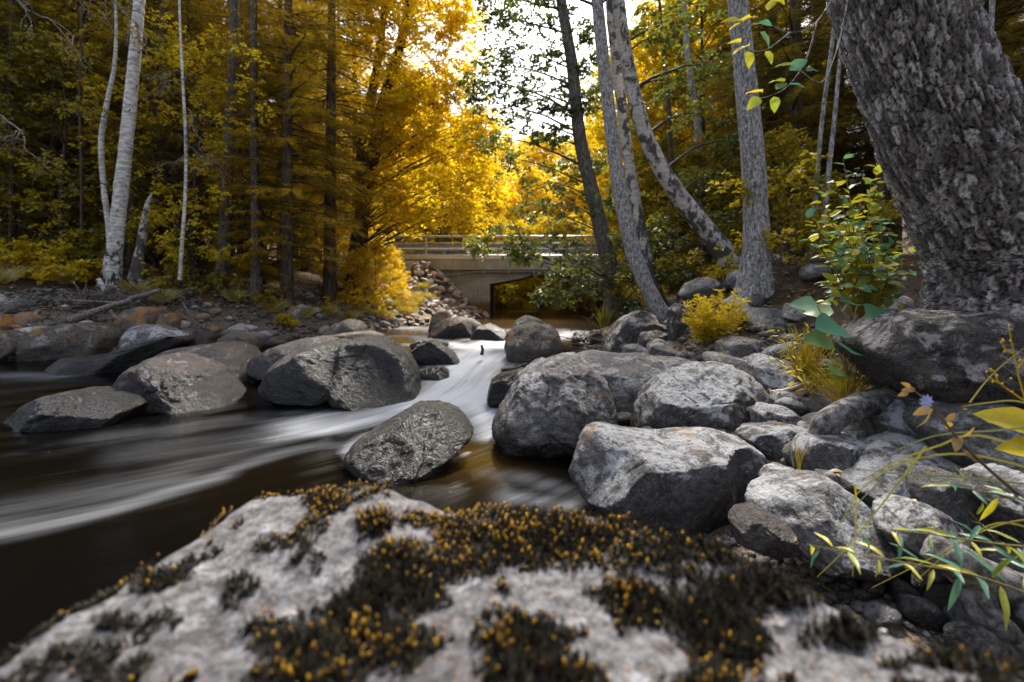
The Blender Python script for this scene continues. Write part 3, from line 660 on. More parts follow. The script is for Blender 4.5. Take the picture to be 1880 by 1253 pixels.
B(7, [(248,695),(265,620),(310,583),(420,600),(467,640),(462,695),(350,712)], 3.6, .2, 'rock_lichen', 'light squarish stone right of the wide lichen boulder', sub=5, group=GR, boxy=.55)
B(7, [(175,755),(230,705),(400,693),(550,718),(562,785),(480,830),(420,890),(360,895),(300,830)], 3.3, .25, 'rock_lichen', 'wedged grey stone below the light squarish one', sub=5, group=GR)
B(7, [(470,905),(490,830),(540,760),(640,733),(760,743),(840,798),(862,860),(800,915),(640,945),(520,935)], 2.85, .24, 'rock_lichen', 'smooth round pale stone in front of the arched root', sub=5, group=GR, rough=.03)
B(7, [(298,1055),(310,980),(360,933),(430,918),(500,943),(548,990),(530,1040),(400,1080),(310,1080)], 2.5, .18, 'rock_lichen', 'small rounded stone right of the white streaked block', sub=5, group=GR, rough=.04)
B(7, [(246,1135),(290,1080),(420,1030),(600,993),(700,1008),(800,1090),(860,1170),(885,1253),(760,1330),(400,1300),(270,1210)], 2.12, .26, 'rock_lichen', 'pale speckled boulder just beyond the right end of the slab moss', sub=6, group=GR, rough=.05, lean=.5)
B(7, [(140,1215),(200,1165),(300,1150),(400,1190),(430,1270),(250,1300),(150,1270)], 2.0, .16, 'rock_red', 'dark pinkish stone low against the slab', sub=5, group=GR)
B(7, [(715,1005),(850,920),(980,832),(1130,800),(1350,790),(1420,870),(1350,960),(1180,1040),(1130,1120),(1000,1170),(900,1175),(790,1090)], 2.55, .30, 'rock_lichen', 'wide whitish boulder under the arching grass blades', sub=6, group=GR, lean=.7)
B(7, [(1138,1095),(1150,1000),(1190,955),(1300,943),(1390,985),(1425,1060),(1380,1160),(1200,1170)], 2.15, .2, 'rock_grey', 'smooth rounded grey stone right of the wide whitish boulder', sub=5, group=GR, rough=.035)
B(7, [(828,660),(880,600),(960,540),(1100,500),(1250,540),(1330,620),(1300,720),(1100,770),(950,790),(870,740)], 3.0, .32, 'rock_lichen', 'hulking grey boulder behind the dried flower stem', sub=5, group=GR, lean=.6)
B(7, [(920,1240),(990,1150),(1100,1108),(1230,1140),(1290,1220),(1270,1300),(1000,1320)], 1.9, .18, 'rock_lichen', 'cracked grey stone beneath the willowy leaf stems', sub=5, group=GR)
B(7, [(1180,720),(1300,610),(1500,560),(1700,590),(1750,800),(1600,930),(1400,920),(1250,830)], 2.5, .34, 'rock_grey', 'flat grey boulder under the big yellow leaves at right', sub=5, group=GR, lean=.7)
SLAB = B(7, [(812,285),(880,200),(1000,120),(1120,92),(1400,85),(1700,100),(1900,160),(1900,480),(1700,560),(1500,575),(1250,520),(1050,515),(940,440),(870,365)], 2.95, .62, 'rock_black', 'huge black crusted rock with pale lichen under the leaning trunk', sub=6, group=GR, rough=.06, facets=5, boxy=.6, lean=.35)
B(7, [(690,760),(720,700),(800,680),(890,720),(920,800),(850,840),(740,820)], 3.15, .2, 'rock_grey', 'small shaded stone inside the loop of the arched root', sub=4, group=GR)
B(7, [(565,985),(600,935),(680,945),(740,985),(700,1015),(600,1010)], 2.55, .1, 'rock_grey', 'small flat stone below the smooth round pale one', sub=4, group=GR)
B(7, [(510,650),(540,560),(620,540),(700,580),(690,670),(580,700)], 3.7, .2, 'rock_grey', 'stone half under the dry base of the grass tuft', sub=5, group=GR)
B(7, [(335,560),(370,515),(430,512),(470,550),(440,590),(370,592)], 4.0, .15, 'rock_grey', 'small stone under the broken pale stick', sub=4, group=GR)
B(7, [(1480,1090),(1530,980),(1650,940),(1760,1010),(1760,1180),(1600,1250)], 1.95, .22, 'rock_lichen', 'speckled stone at the right edge behind hanging grass', sub=5, group=GR)
B(7, [(0,330),(60,310),(200,350),(330,400),(250,430),(80,420),(0,400)], 5.0, .4, 'rock_grey', 'low grey slab between the flat grey boulder and the wide lichen one', sub=4, group=GR, lean=.9)
# right bank behind
B(6, [(635,280),(690,200),(760,120),(850,83),(920,110),(935,165),(900,240),(830,300),(800,315),(650,320)], 7.9, .5, 'rock_black', 'dark mossy boulder with white patches at the foot of the curved trunk', group=GR)
B(6, [(825,255),(850,205),(930,190),(1005,215),(1000,275),(900,285)], 7.3, .3, 'rock_black', 'dark low stone right of the mossy white patched boulder', sub=4, group=GR)
B(6, [(985,265),(1003,80),(1040,48),(1100,58),(1125,150),(1110,260),(1010,290)], 7.1, .3, 'rock_black', 'tall upright stone with white lichen left of the yellow bush', sub=5, group=GR)
B(6, [(860,165),(900,150),(985,165),(992,195),(980,212),(870,198)], 7.5, .2, 'rock_red', 'reddish brick like stone on top of the dark stones', sub=4, group=GR, boxy=.5, rough=.03)
B(6, [(738,320),(760,275),(830,262),(895,300),(890,338),(790,342)], 6.8, .3, 'rock_grey', 'small grey stone left above the long pale ridge', sub=4, group=GR)
B(6, [(868,310),(890,265),(960,258),(1010,290),(1000,335),(900,340)], 6.7, .3, 'rock_grey', 'second small grey stone above the long pale ridge', sub=4, group=GR)
B(6, [(478,225),(500,200),(545,197),(562,222),(540,235)], 10.3, .3, 'rock_wet', 'left small black rock at the right water edge upstream', sub=4, group=GS)
B(6, [(558,220),(590,192),(635,195),(648,222),(600,232)], 10.0, .3, 'rock_wet', 'right small black rock at the right water edge upstream', sub=4, group=GS)
B(3, [(18,1100),(50,1050),(110,1025),(165,1050),(170,1110),(90,1140)], 7.8, .45, 'rock_grey', 'grey boulder between the tilted birch and the straight grey trunk', sub=4, group=GR)
B(3, [(235,1180),(300,1140),(420,1150),(560,1180),(480,1230),(280,1235)], 6.3, .5, 'rock_grey', 'flat grey slab right of the yellow bush', sub=4, group=GR, lean=.9)
B(3, [(400,1160),(420,1125),(450,1130),(470,1160),(440,1175)], 6.0, .15, 'rock_pale', 'small pale pointed stone below the straight grey trunk', sub=4, group=GR)

# smaller stones, one object each, shared prototypes
protos = []
for k in range(7):
    d, f = ico(3); rg = np.random.default_rng(100 + k); P = d * np.array([1, rg.uniform(.6, .9), rg.uniform(.5, .72)])
    for _ in range(8):
        n = norm(rg.normal(size=3)); h = (P @ n).max() * rg.uniform(.72, .9); P = P - n * (np.maximum(P @ n - h, 0) * .85)[:, None]
    P = P * (1 + .12 * fbm(P * 2.2, 40 + k, 4))[:, None]; protos.append((P, f))
sharp = []
for k in range(6):
    d, f = ico(2); rg = np.random.default_rng(200 + k); P = d * np.array([1, rg.uniform(.6, .95), rg.uniform(.4, .75)])
    for _ in range(9):
        n = norm(rg.normal(size=3)); h = (P @ n).max() * rg.uniform(.55, .85); P = P - n * (np.maximum(P @ n - h, 0) * 1.0)[:, None]
    sharp.append((P, f))
_pm = {}
def stone(kind, k, mat, loc, size, rg, label, group, name='stone', cat='stone', tilt=.35):
    key = (kind, k, mat)
    if key not in _pm:
        P, f = (protos if kind == 'round' else sharp)[k]; _pm[key] = mesh_from(name, P, [f], kind == 'round', None, [M[mat]])
    o = link(name, _pm[key], None, loc, (rg.normal() * tilt, rg.normal() * tilt, rg.uniform(0, 6.28)), (size,) * 3)
    return tag(o, label, cat, group)

rg = np.random.default_rng(11)
# left shore: cobbles
cnt = 0
for _ in range(4000):
    px, D = rg.uniform(-60, 790), rg.uniform(8.2, 19.5); x = (px - CX) / F * D
    d = poly_sdf(np.array([[x, D]]), WP)[0]
    if not (.0 < d < 2.4) or rg.random() < d / 2.8 or x > -1.5: continue
    s = float(np.clip(rg.lognormal(-2.15, .5), .05, .34)); z = ground_z(x, D)[0]
    stone('round', int(rg.integers(7)), ['rock_brown', 'rock_orange', 'rock_orange', 'rock_pale', 'rock_pale', 'rock_lichen'][int(rg.integers(6))], (x, D, z + s * .18), s, rg,
          'small stone among the cobbles strewn along the left shore', 'cobbles on the left shore'); cnt += 1
    if cnt >= 170: break
# right bank: cobbles filling the gaps between boulders
cnt = 0
for _ in range(6000):
    D = rg.uniform(1.3, 9.5); px = rg.uniform(980, 1960); x = (px - CX) / F * D
    d = poly_sdf(np.array([[x, D]]), WP)[0]
    if not (.05 < d < 3.6): continue
    if D < 1.9 and x < .95: continue
    s = float(np.clip(rg.lognormal(-2.25, .45), .05, .26)) * np.clip(D / 4, .75, 1.2); z = ground_z(x, D)[0]
    stone('round', int(rg.integers(7)), ['rock_grey', 'rock_lichen', 'rock_lichen', 'rock_grey', 'pebble'][int(rg.integers(5))], (x, D, z + s * .25), s, rg,
          'small grey stone filling a gap between the right bank boulders', 'small stones between the right bank boulders'); cnt += 1
    if cnt >= 118: break
for px, py, sz in [(1700,1080,.10),(1650,1060,.09),(1745,1120,.10),(1610,1065,.08),(1690,1140,.09),(1860,1010,.12),(1800,1000,.11),(1880,1060,.13),(1560,1060,.08),(1640,1010,.09),(1720,1020,.09),(1780,1150,.09),(1860,1150,.10),(1580,1030,.07),(1530,1040,.06),(1660,1110,.08),(1740,1060,.08),(1830,1100,.09),(1720,1100,.07),(1600,1090,.06)]:
    D = hit(px, py); x = (px - CX) / F * D
    stone('round', int(rg.integers(7)), ['rock_grey', 'rock_lichen', 'rock_lichen'][int(rg.integers(3))], (x, D, ground_z(x, D)[0] + sz * .3), sz, rg, 'small stone packed in the hollow right of the mossy slab', 'small stones beside the mossy slab')
# rip-rap beside the abutment
cnt = 0
for _ in range(3000):
    x, y = rg.uniform(-4.6, -1.2), rg.uniform(18.6, 22.3); z = ground_z(x, y, False)[0]
    if z < .12 or z > 2.75: continue
    s = float(rg.uniform(.14, .30))
    stone('sharp', int(rg.integers(6)), ['rock_pale', 'rock_pale', 'rock_pale', 'rock_orange'][int(rg.integers(4))], (x, y, z + s * .2), s, rg,
          'angular pale stone of the riprap slope left of the bridge pier', 'riprap stones at the bridge', 'riprap_stone', 'stone', .5); cnt += 1
    if cnt >= 200: break
cnt = 0
for _ in range(3000):
    D = rg.uniform(14.5, 19.5); px = rg.uniform(680, 815); x = (px - CX) / F * D; d = poly_sdf(np.array([[x, D]]), WP)[0]
    if not (-.1 < d < 1.6): continue
    s = float(rg.uniform(.10, .26)); z = ground_z(x, D)[0]
    stone('sharp', int(rg.integers(6)), ['rock_pale', 'rock_orange', 'rock_grey'][int(rg.integers(3))], (x, D, z + s * .2), s, rg, 'angular stone at the water edge below the riprap slope', 'riprap stones at the water edge', 'riprap_stone', 'stone', .5); cnt += 1
    if cnt >= 75: break
# gravel: uncountable
mb = MB(); d, f = ico(1); n = 17000
lf = rg.random(n) < .6; px = np.where(lf, rg.uniform(-80, 800, n), rg.uniform(980, 1980, n)); D = np.where(lf, rg.uniform(8, 16, n), rg.uniform(1.3, 10, n))
x = (px - CX) / F * D; dd = poly_sdf(np.stack([x, D], 1), WP); k = (dd > -.05) & (dd < 2.6) & ~((D < 2.0) & (x < .95)); x, D = x[k], D[k]; n = len(x)
s = (.018 + .075 * rg.random(n) ** 2.2) * np.where(D > 5, 1, .5); a = rg.uniform(0, 6.28, n)[:, None]; gz_ = ground_z(x, D)
P = d[None] * s[:, None, None] * np.stack([np.ones(n), rg.uniform(.6, 1, n), rg.uniform(.5, .8, n)], 1)[:, None] * (1 + .2 * rg.normal(size=(n, len(d), 1)))
P = np.stack([P[..., 0] * np.cos(a) - P[..., 1] * np.sin(a) + x[:, None], P[..., 0] * np.sin(a) + P[..., 1] * np.cos(a) + D[:, None], P[..., 2] + (gz_ + s * .3)[:, None]], -1).reshape(-1, 3)
mb.add(P, [(f[None] + (np.arange(n) * len(d))[:, None, None]).reshape(-1, 3)], .5)
tag(mb.build('gravel', M['pebble']), 'loose gravel between the stones of both banks', 'gravel', kind='stuff')

# ------------------------------------------------------------------ foreground slab
SZ = .88
def slab_pt(px, py, z=SZ):
    d = (CZ - z) * F / (py - HY); return np.array([(px - CX) / F * d, d])
edge = [(-60,1235),(0,1195),(180,1085),(330,992),(400,938),(455,910),(560,900),(690,895),(760,922),(830,930),(900,922),(1000,924),(1080,930),(1200,968),(1330,1000),(1450,1035),(1600,1095),(1750,1140),(1880,1180),(1960,1215)]
SP = np.array([slab_pt(*p) for p in edge] + [(1.0, .35), (1.15, -.7), (-1.1, -.7), (-1.0, .4)])
sx = np.arange(-1.75, 1.8, .0115); sy = np.arange(-1.1, 1.75, .0115)
SX, SY = np.meshgrid(sx, sy); P2 = np.stack([SX.ravel(), SY.ravel()], 1); sdf = poly_sdf(P2, SP)
POS = [(1020,985,260,50),(1250,1010,190,42),(1400,1062,150,36),(1560,1120,130,24),(1750,1178,150,26),(760,1060,125,60),(900,1000,150,45),(640,1180,200,55),(950,1160,90,50),(560,1235,130,40),
       (1180,1100,110,40),(1000,1235,170,35),(1310,1120,120,55),(1330,1245,120,28),(600,957,52,26),(300,1075,62,26),(230,1030,70,20),(880,908,75,16),(540,893,30,12),(688,990,38,20),(1800,1250,100,18),
       (140,1095,40,18),(1650,1250,120,14),(440,1072,22,12),(640,1120,110,45),(210,1160,40,12),(1860,1215,60,14)]
NEG = [(855,1085,52,26),(1070,1115,95,34),(1500,1155,150,28),(1600,1200,160,24),(1110,1180,70,26),(820,1130,60,18),(910,1150,30,16),(1200,1200,90,26),(1100,955,40,10),(1230,985,40,12)]
def blob(P, L):
    v = np.zeros(len(P))
    for cx_, cy_, rx, ry in L:
        c = slab_pt(cx_, cy_); ex = abs(slab_pt(cx_ + rx, cy_)[0] - c[0]); ey = abs(slab_pt(cx_, max(cy_ - ry, 800))[1] - c[1])
        v = np.maximum(v, 1 - np.sqrt((((P - c) / np.array([ex, ey])) ** 2).sum(1)))
    return v
def moss_mask(P):
    p3 = np.stack([P[:, 0], P[:, 1], 0 * P[:, 0]], 1)
    return blob(P, POS) + .50 * fbm(p3 * 13, 21, 5) - 1.2 * np.clip(blob(P, NEG) + .3 * fbm(p3 * 17, 23, 3), 0, 1) + .02
mm = moss_mask(P2)
def slab_z(P, sdf):
    p3 = np.stack([P[:, 0], P[:, 1], 0 * P[:, 0]], 1)
    s = np.maximum(sdf + .05, 0)
    drop = 1.1 * s ** 1.5 * 3.2
    drop = np.where(s > .12, 1.1 * .12 ** 1.5 * 3.2 + (s - .12) * 2.6, drop)
    z = SZ + .028 * fbm(p3 * 3.2, 31, 4) + .010 * fbm(p3 * 13, 33, 4) + .004 * fbm(p3 * 45, 35, 3) - drop
    z += .05 * np.exp(-(((P - slab_pt(640, 960)) / np.array([.26, .2])) ** 2).sum(1)) - .05 * np.exp(-(((P - slab_pt(1500, 1160)) / np.array([.3, .12])) ** 2).sum(1))
    return np.maximum(z + (.12 * fbm(np.stack([P[:, 0], P[:, 1], z], 1) * 2.4, 37, 4)) * np.clip(s * 4, 0, 1), -.5)
zS = slab_z(P2, sdf) + .006 * np.clip(mm, 0, .5)
q = grid_faces(len(sx), len(sy)); q = q[(zS[q] > -.45).any(1)]
use = np.unique(q); remap = np.full(len(P2), -1); remap[use] = np.arange(len(use))
slab = link('mossy_slab', mesh_from('mossy_slab', np.stack([P2[:, 0], P2[:, 1], zS], 1)[use], [remap[q]], True, {'moss': np.clip(mm, -.5, 1)[use]}, [M['slab']]))
tag(slab, 'lichen spotted pale slab rock with black and gold moss filling the foreground', 'rock')

# moss cushions: black shoots, many with golden tips
rg = np.random.default_rng(5)
cand = np.stack([rg.uniform(-1.1, 1.15, 110000), rg.uniform(.42, 1.35, 110000)], 1)
sd_ = poly_sdf(cand, SP); mk_ = moss_mask(cand)
edge_band = (sd_ > -.05) & (sd_ < .03) & (fbm(np.stack([cand[:, 0], cand[:, 1], 0 * cand[:, 0]], 1) * 6, 77, 3) > .28)
keep = ((mk_ > .09) & (sd_ < .045)) | edge_band
cand = cand[keep]; mk_ = mk_[keep]; sd_ = sd_[keep]
sel = rg.permutation(len(cand))[:11000]; cand = cand[sel]; mk_ = mk_[sel]; sd_ = sd_[sel]
zc = slab_z(cand, sd_); n = len(cand)
h = rg.uniform(.007, .022, n) * (.6 + .9 * np.clip(mk_ * 1.5, 0, 1)); az = rg.uniform(0, 6.28, n); lean = rg.normal(0, .28, (n, 2))
tv = [(0.0022 * cos(a), .0022 * sin(a), 0) for a in (0, 2.09, 4.19)] + [(0, 0, 1)]
tf = [(0, 1, 3), (1, 2, 3), (2, 0, 3)]
for k in range(9):
    a = k * 2.4; z = .12 + .1 * k; b = len(tv); l = .0085 - .0004 * k
    tv += [(cos(a + 1.5) * .0016, sin(a + 1.5) * .0016, z), (-cos(a + 1.5) * .0016, -sin(a + 1.5) * .0016, z), (cos(a) * l, sin(a) * l, z + .24)]; tf += [(b, b + 1, b + 2)]
tv = np.array(tv); tf = np.array(tf)
def shoots(tv, tf, idx, zs=True):
    Vv = np.repeat(tv[None], len(idx), 0); c, s = np.cos(az[idx])[:, None], np.sin(az[idx])[:, None]
    x = Vv[..., 0] * c - Vv[..., 1] * s; y = Vv[..., 0] * s + Vv[..., 1] * c; z = Vv[..., 2] * h[idx][:, None]
    x = x + lean[idx, 0][:, None] * z; y = y + lean[idx, 1][:, None] * z
    W = np.stack([x + cand[idx, 0][:, None], y + cand[idx, 1][:, None], z + zc[idx][:, None] - .002], -1)
    return W.reshape(-1, 3), (tf[None] + (np.arange(len(idx)) * len(tv))[:, None, None]).reshape(-1, 3)
allidx = np.arange(n)
V1, F1 = shoots(tv, tf, allidx)
patch = fbm(np.stack([cand[:, 0], cand[:, 1], 0 * h], 1) * 5, 91, 3)
ptip = np.clip(.14 + .6 * patch + .28 * sstep(.72, 1.1, cand[:, 1]), .015, .6); tipi = allidx[rg.random(n) < ptip]
r, z0, z1, z2 = .0025, .88, 1.08, 1.30
ov = [(0, 0, z0 - .05)] + [(r * .8 * cos(a), r * .8 * sin(a), z0 + .05) for a in np.arange(5) * 1.2566] + [(r * cos(a), r * sin(a), z1) for a in np.arange(5) * 1.2566] + [(0, 0, z2)]
of = [(0, 1 + (k + 1) % 5, 1 + k) for k in range(5)] + [(1 + k, 1 + (k + 1) % 5, 6 + (k + 1) % 5) for k in range(5)] + [(1 + k, 6 + (k + 1) % 5, 6 + k) for k in range(5)] + [(6 + k, 6 + (k + 1) % 5, 11) for k in range(5)]
V2, F2 = shoots(np.array(ov), np.array(of), tipi)
lv = np.concatenate([np.repeat(rg.random(n), len(tv)), np.repeat(rg.random(len(tipi)), len(ov))])
me = mesh_from('moss', np.vstack([V1, V2]), [F1, F2 + len(V1)], True, {'lv': lv}, [M['moss_stem'], M['moss_tip']], np.concatenate([np.zeros(len(F1)), np.ones(len(F2))]))
tag(link('moss', me), 'black moss with golden tips growing over the foreground slab', 'moss', kind='stuff')

# ------------------------------------------------------------------ foliage builders
def leaf_quads(P, U, N, L, W, fold=.18):
    """two-triangle folded leaves"""
    S = norm(np.cross(U, N)); L = np.broadcast_to(L, len(P))[:, None]; W = np.broadcast_to(W, len(P))[:, None]
    a = P; t_ = P + U * L; m = P + U * L * .45 + N * W * fold
    V = np.stack([a, m + S * W * .5, t_ - N * L * .06, m - S * W * .5], 1).reshape(-1, 3)
    k = np.arange(len(P))[:, None] * 4
    return V, np.concatenate([k + np.array([[0, 1, 2]]), k + np.array([[0, 2, 3]])])

def rdirs(rg, n, zmin=-.25, zmax=.35):
    a = rg.uniform(0, 2 * pi, n); z = rg.uniform(zmin, zmax, n); r = np.sqrt(np.maximum(1 - z * z, .05)); return np.stack([r * np.cos(a), r * np.sin(a), z], 1)

def sprays(rg, C, R, ntw, nl, leaf, up=.75, droop=.25, tone=None):
    """leafy twigs round each cluster centre; returns leaf arrays, twig segments, tone per leaf"""
    C = np.asarray(C, float); R = np.asarray(R, float); nc = len(C)
    ci = np.repeat(np.arange(nc), ntw); n = len(ci)
    o = norm(rg.normal(size=(n, 3))) * (rg.random((n, 1)) ** .5); st = C[ci] + o * R[ci] * .85
    d = norm(rdirs(rg, n, -.3, .3) + .6 * o); ln = rg.uniform(.35, .8, n) * R[ci].mean(1) * .9
    s = np.linspace(.12, 1, nl)[None, :, None]
    P = st[:, None] + d[:, None] * ln[:, None, None] * s - np.array([0, 0, 1]) * droop * ln[:, None, None] * s ** 2
    m = n * nl; side = np.tile(np.where(np.arange(nl) % 2, 1., -1.), n)
    dd = np.repeat(d, nl, 0); hz = norm(np.cross(dd, np.array([0, 0, 1.])))
    U = norm(dd * .6 + hz * side[:, None] * .8 + rg.normal(size=(m, 3)) * .35 - np.array([0, 0, .25]))
    N = norm(np.array([0, 0, up]) + rg.normal(size=(m, 3)) * .45); N = norm(N - (N * U).sum(1)[:, None] * U)
    P = P.reshape(-1, 3) + rg.normal(size=(m, 3)) * leaf * .25
    L = leaf * rg.uniform(.65, 1.25, m)
    tw = np.repeat(rg.random(n), nl)
    lv = np.clip(.45 * tw + .35 * rg.random(m) + .2 * np.repeat(np.repeat(rg.random(nc), ntw), nl), 0, 1)
    if tone is not None: lv = np.clip(lv * .7 + np.repeat(np.repeat(np.asarray(tone, float), ntw), nl) * .5 - .1, 0, 1)
    V, Fc = leaf_quads(P, U, N, L, L * .72)
    e = st + d * ln[:, None] - np.array([0, 0, 1]) * droop * ln[:, None]
    mid = st + d * ln[:, None] * .5 - np.array([0, 0, 1]) * droop * .25 * ln[:, None]
    return V, Fc, np.repeat(lv, 4), (st, mid, e)

def twig_strips(mb, st, mid, e, r):
    n = len(st); d = norm(e - st); a = norm(np.cross(d, np.array([.3, .2, .9]))); b = np.cross(d, a)
    rings = []
    for p, k in ((st, 1.0), (mid, .7), (e, .3)):
        rings.append(np.stack([p + a * r * k, p - a * r * k * .5 + b * r * k * .87, p - a * r * k * .5 - b * r * k * .87], 1))
    V = np.concatenate(rings, 1).reshape(-1, 3); k = np.arange(n)[:, None] * 9
    Q = [k + np.array([[i + s * 3, (i + 1) % 3 + s * 3, (i + 1) % 3 + 3 + s * 3, i + 3 + s * 3]]) for s in (0, 1) for i in range(3)]
    mb.add(V, [np.concatenate(Q)], .5)

def limb(a, b, rg, sag=.12, n=9, wig=.06):
    a, b = np.asarray(a, float), np.asarray(b, float); L = np.linalg.norm(b - a)
    s = np.linspace(0, 1, n)[:, None]; P = a + (b - a) * s + np.array([0, 0, 1]) * sag * L * (s * (1 - s)) * 2
    w = np.cumsum(rg.normal(size=(n, 3)), 0) * wig * L / n; w -= s * w[-1]; w[0] = 0
    return P + w

def trunk_part(path, rad, mat, parent, base, sides=28, rings=90, jit=.10, seed=0, flare=.0, name='trunk'):
    C = resample(np.column_stack([path, rad]), rings); P, R = C[:, :3], np.maximum(C[:, 3], .004)
    if flare: R = R * (1 + flare * np.exp(-np.maximum(P[:, 2] - P[0, 2], 0) / (R[0] * 1.6)))
    V, Q, T = tube_arrays(P - base, R, sides, jit, seed)
    if flare:
        th = np.arctan2(V[:, 1] - 0, V[:, 0] - 0); low = np.exp(-np.maximum(V[:, 2], 0) / (R[0] * 2.2))
        V[:, :2] *= (1 + .16 * low * np.sin(th * 5 + seed))[:, None]
    return link(name, mesh_from(name, V, [Q, T], True, {'lv': np.full(len(V), .5)}, [mat]), parent), P, R

def px_path(pts, D, lean=0.0, slim=1.0):
    """trunk through photo points (x, y, width) at distance D; lean tilts it towards or away with height"""
    P = []; R = []
    z0 = at(pts[0][0], pts[0][1], D)[2]
    for x, y, w in pts:
        d = D
        for _ in range(3): d = D + lean * (at(x, y, d)[2] - z0)
        P.append(at(x, y, d)); R.append(w * slim / F * d / 2)
    return np.array(P), np.array(R)

def broad_tree(label, path, rad, clusters, leaf, bark, lsize=.10, ntw=34, nl=12, seed=0, group=None, name='leafy_tree', sides=28, rings=90, flare=.35, jit=.10, limb_r=.035, twig_r=.006, droop=.25, extra=None, cat='tree'):
    rg = np.random.default_rng(seed + 500); base = path[0].copy()
    tr = thing(name, label, cat, base, 0, group)
    _, P, R = trunk_part(path, rad, M[bark], tr, base, sides, rings, jit, seed, flare)
    if clusters:
        C = np.array([c[:3] for c in clusters]); RR = np.array([c[3:6] for c in clusters]); tone = [c[6] if len(c) > 6 else .5 for c in clusters]
        lb = MB()
        for c in C:
            hd = np.hypot(*(P[:, :2] - c[:2]).T); want = c[2] - .45 * hd
            k = int(np.argmin(np.abs(P[:, 2] - want) + .3 * hd)); k = max(k, int(.12 * len(P)))
            L = limb(P[k], c, rg); r0 = min(R[k] * .5, limb_r * (.5 + .25 * np.linalg.norm(c - P[k])))
            lb.tube(L - base, np.linspace(r0, r0 * .22, len(L)), 6)
        V, Fc, lv, tw = sprays(rg, C - base, RR, ntw, nl, lsize, droop=droop, tone=tone)
        if twig_r: twig_strips(lb, *tw, twig_r)
        lb.build('branch', M[bark if bark in ('bark_dark', 'bark_brown') else 'bark_dark'], tr)['kind'] = 'stuff'
        link('crown', mesh_from('crown', V, [Fc], False, {'lv': lv}, [M[leaf]]), tr)['kind'] = 'stuff'
    return tr

def cl(px, py, D, rpx, rpy=None, tone=.5):
    c = at(px, py, D); r = rpx / F * D; rz = (rpy or rpx * .7) / F * D; return (*c, r, r * .9, rz, tone)

def scatter_cl(rg, n, x0, x1, y0, y1, D0, D1, r0, r1, tone=(.3, .8), keep=None):
    out = []
    while len(out) < n:
        x, y = rg.uniform(x0, x1), rg.uniform(y0, y1)
        if keep and not keep(x, y): continue
        out.append(cl(x, y, rg.uniform(D0, D1), rg.uniform(r0, r1), None, rg.uniform(*tone)))
    return out

# ---- generic trees of the forest behind, shared meshes
def spruce_meshes(seed, H, z0, Lmax, dens=1.0):
    rg = np.random.default_rng(seed); wood = MB()
    tp = np.stack([.06 * np.sin(np.linspace(0, 3, 14) + seed), .06 * np.cos(np.linspace(0, 2.4, 14)), np.linspace(-.4, H, 14)], 1)
    tk = MB(); tk.tube(resample(tp, 60), np.linspace(.17, .015, 60) * H / 17 * 1.15, 12, .5, .12, seed)
    VV = []; FF = []; LV = []; nv = 0
    z = z0
    while z < H - .3:
        fr = (z - z0) / (H - z0); L = Lmax * (1 - fr) ** .75 * min(1, .55 + 2.2 * fr) + .25
        for b in range(int(rg.integers(4, 7))):
            a = rg.uniform(0, 6.28); l = L * rg.uniform(.7, 1.15); zz = z + rg.uniform(-.15, .15)
            s = np.linspace(0, 1, 9); dr = .32 * (1 - fr) + .05
            rad = np.array([cos(a), sin(a), 0]); sd_ = np.array([-sin(a), cos(a), 0])
            ax = lambda s: rad * (l * s)[:, None] + np.array([0, 0, 1]) * (zz + l * (.12 * s - dr * 1.6 * s ** 2 + dr * .75 * s ** 3))[:, None]
            wood.tube(ax(s), np.linspace(.022, .005, 9) * (.5 + l / 3), 4)
            nt = max(6, int(l / .075 * dens)) * 2; ts = rg.uniform(.12, 1, nt); sg = np.where(np.arange(nt) % 2, 1., -1.)
            tl = (.20 + .42 * (1 - ts) * min(1, l / 1.8)) * rg.uniform(.6, 1.2, nt)
            td = norm(rad[None] * .75 + sd_[None] * (sg * rg.uniform(.5, 1.1, nt))[:, None] + np.array([0, 0, 1]) * (rg.uniform(-.75, .05, nt) * (1 - .6 * fr))[:, None])
            p0 = ax(ts); m = 11; q = np.linspace(.05, 1, m)
            P = (p0[:, None] + td[:, None] * (tl[:, None] * q)[..., None] - np.array([0, 0, .22]) * (tl[:, None] * q ** 2)[..., None]).reshape(-1, 3)
            k = len(P); tdd = np.repeat(td, m, 0); sw = norm(np.cross(tdd, np.array([0, 0, 1.]))) * np.where(np.arange(k) % 2, 1., -1.)[:, None]
            U = norm(tdd * .8 + sw * .75 + rg.normal(size=(k, 3)) * .32); S = norm(np.cross(U, rg.normal(size=(k, 3)))); ln = rg.uniform(.055, .10, k)[:, None]
            V = np.stack([P - S * .007, P + S * .007, P + U * ln], 1).reshape(-1, 3)
            VV.append(V); FF.append(np.arange(len(V)).reshape(-1, 3) + nv); nv += len(V)
            LV.append(np.repeat(np.clip(.25 + .35 * np.repeat(ts, m) + .25 * rg.random(k) + .2 * (rg.random() - .5), 0, 1), 3))
        z += rg.uniform(.22, .40) * (1 + .2 * fr)
    for k in range(26):     # dead lower twigs
        a = rg.uniform(0, 6.28); zz = rg.uniform(.6, z0 + 1.0); l = rg.uniform(.4, 1.4)
        wood.tube(limb((0, 0, zz), (l * cos(a), l * sin(a), zz - rg.uniform(0, .4)), rg, -.05, 6), np.linspace(.010, .002, 6), 3)
    return tk.mesh('trunk', M['bark_brown']), wood.mesh('branch', M['bark_dark']), mesh_from('crown', np.concatenate(VV), [np.concatenate(FF)], False, {'lv': np.concatenate(LV)}, [M['needle']])

SPR = [spruce_meshes(1, 17, 1.2, 2.5), spruce_meshes(2, 19, 2.6, 2.7, .9), spruce_meshes(3, 11, .35, 2.0, 1.0)]

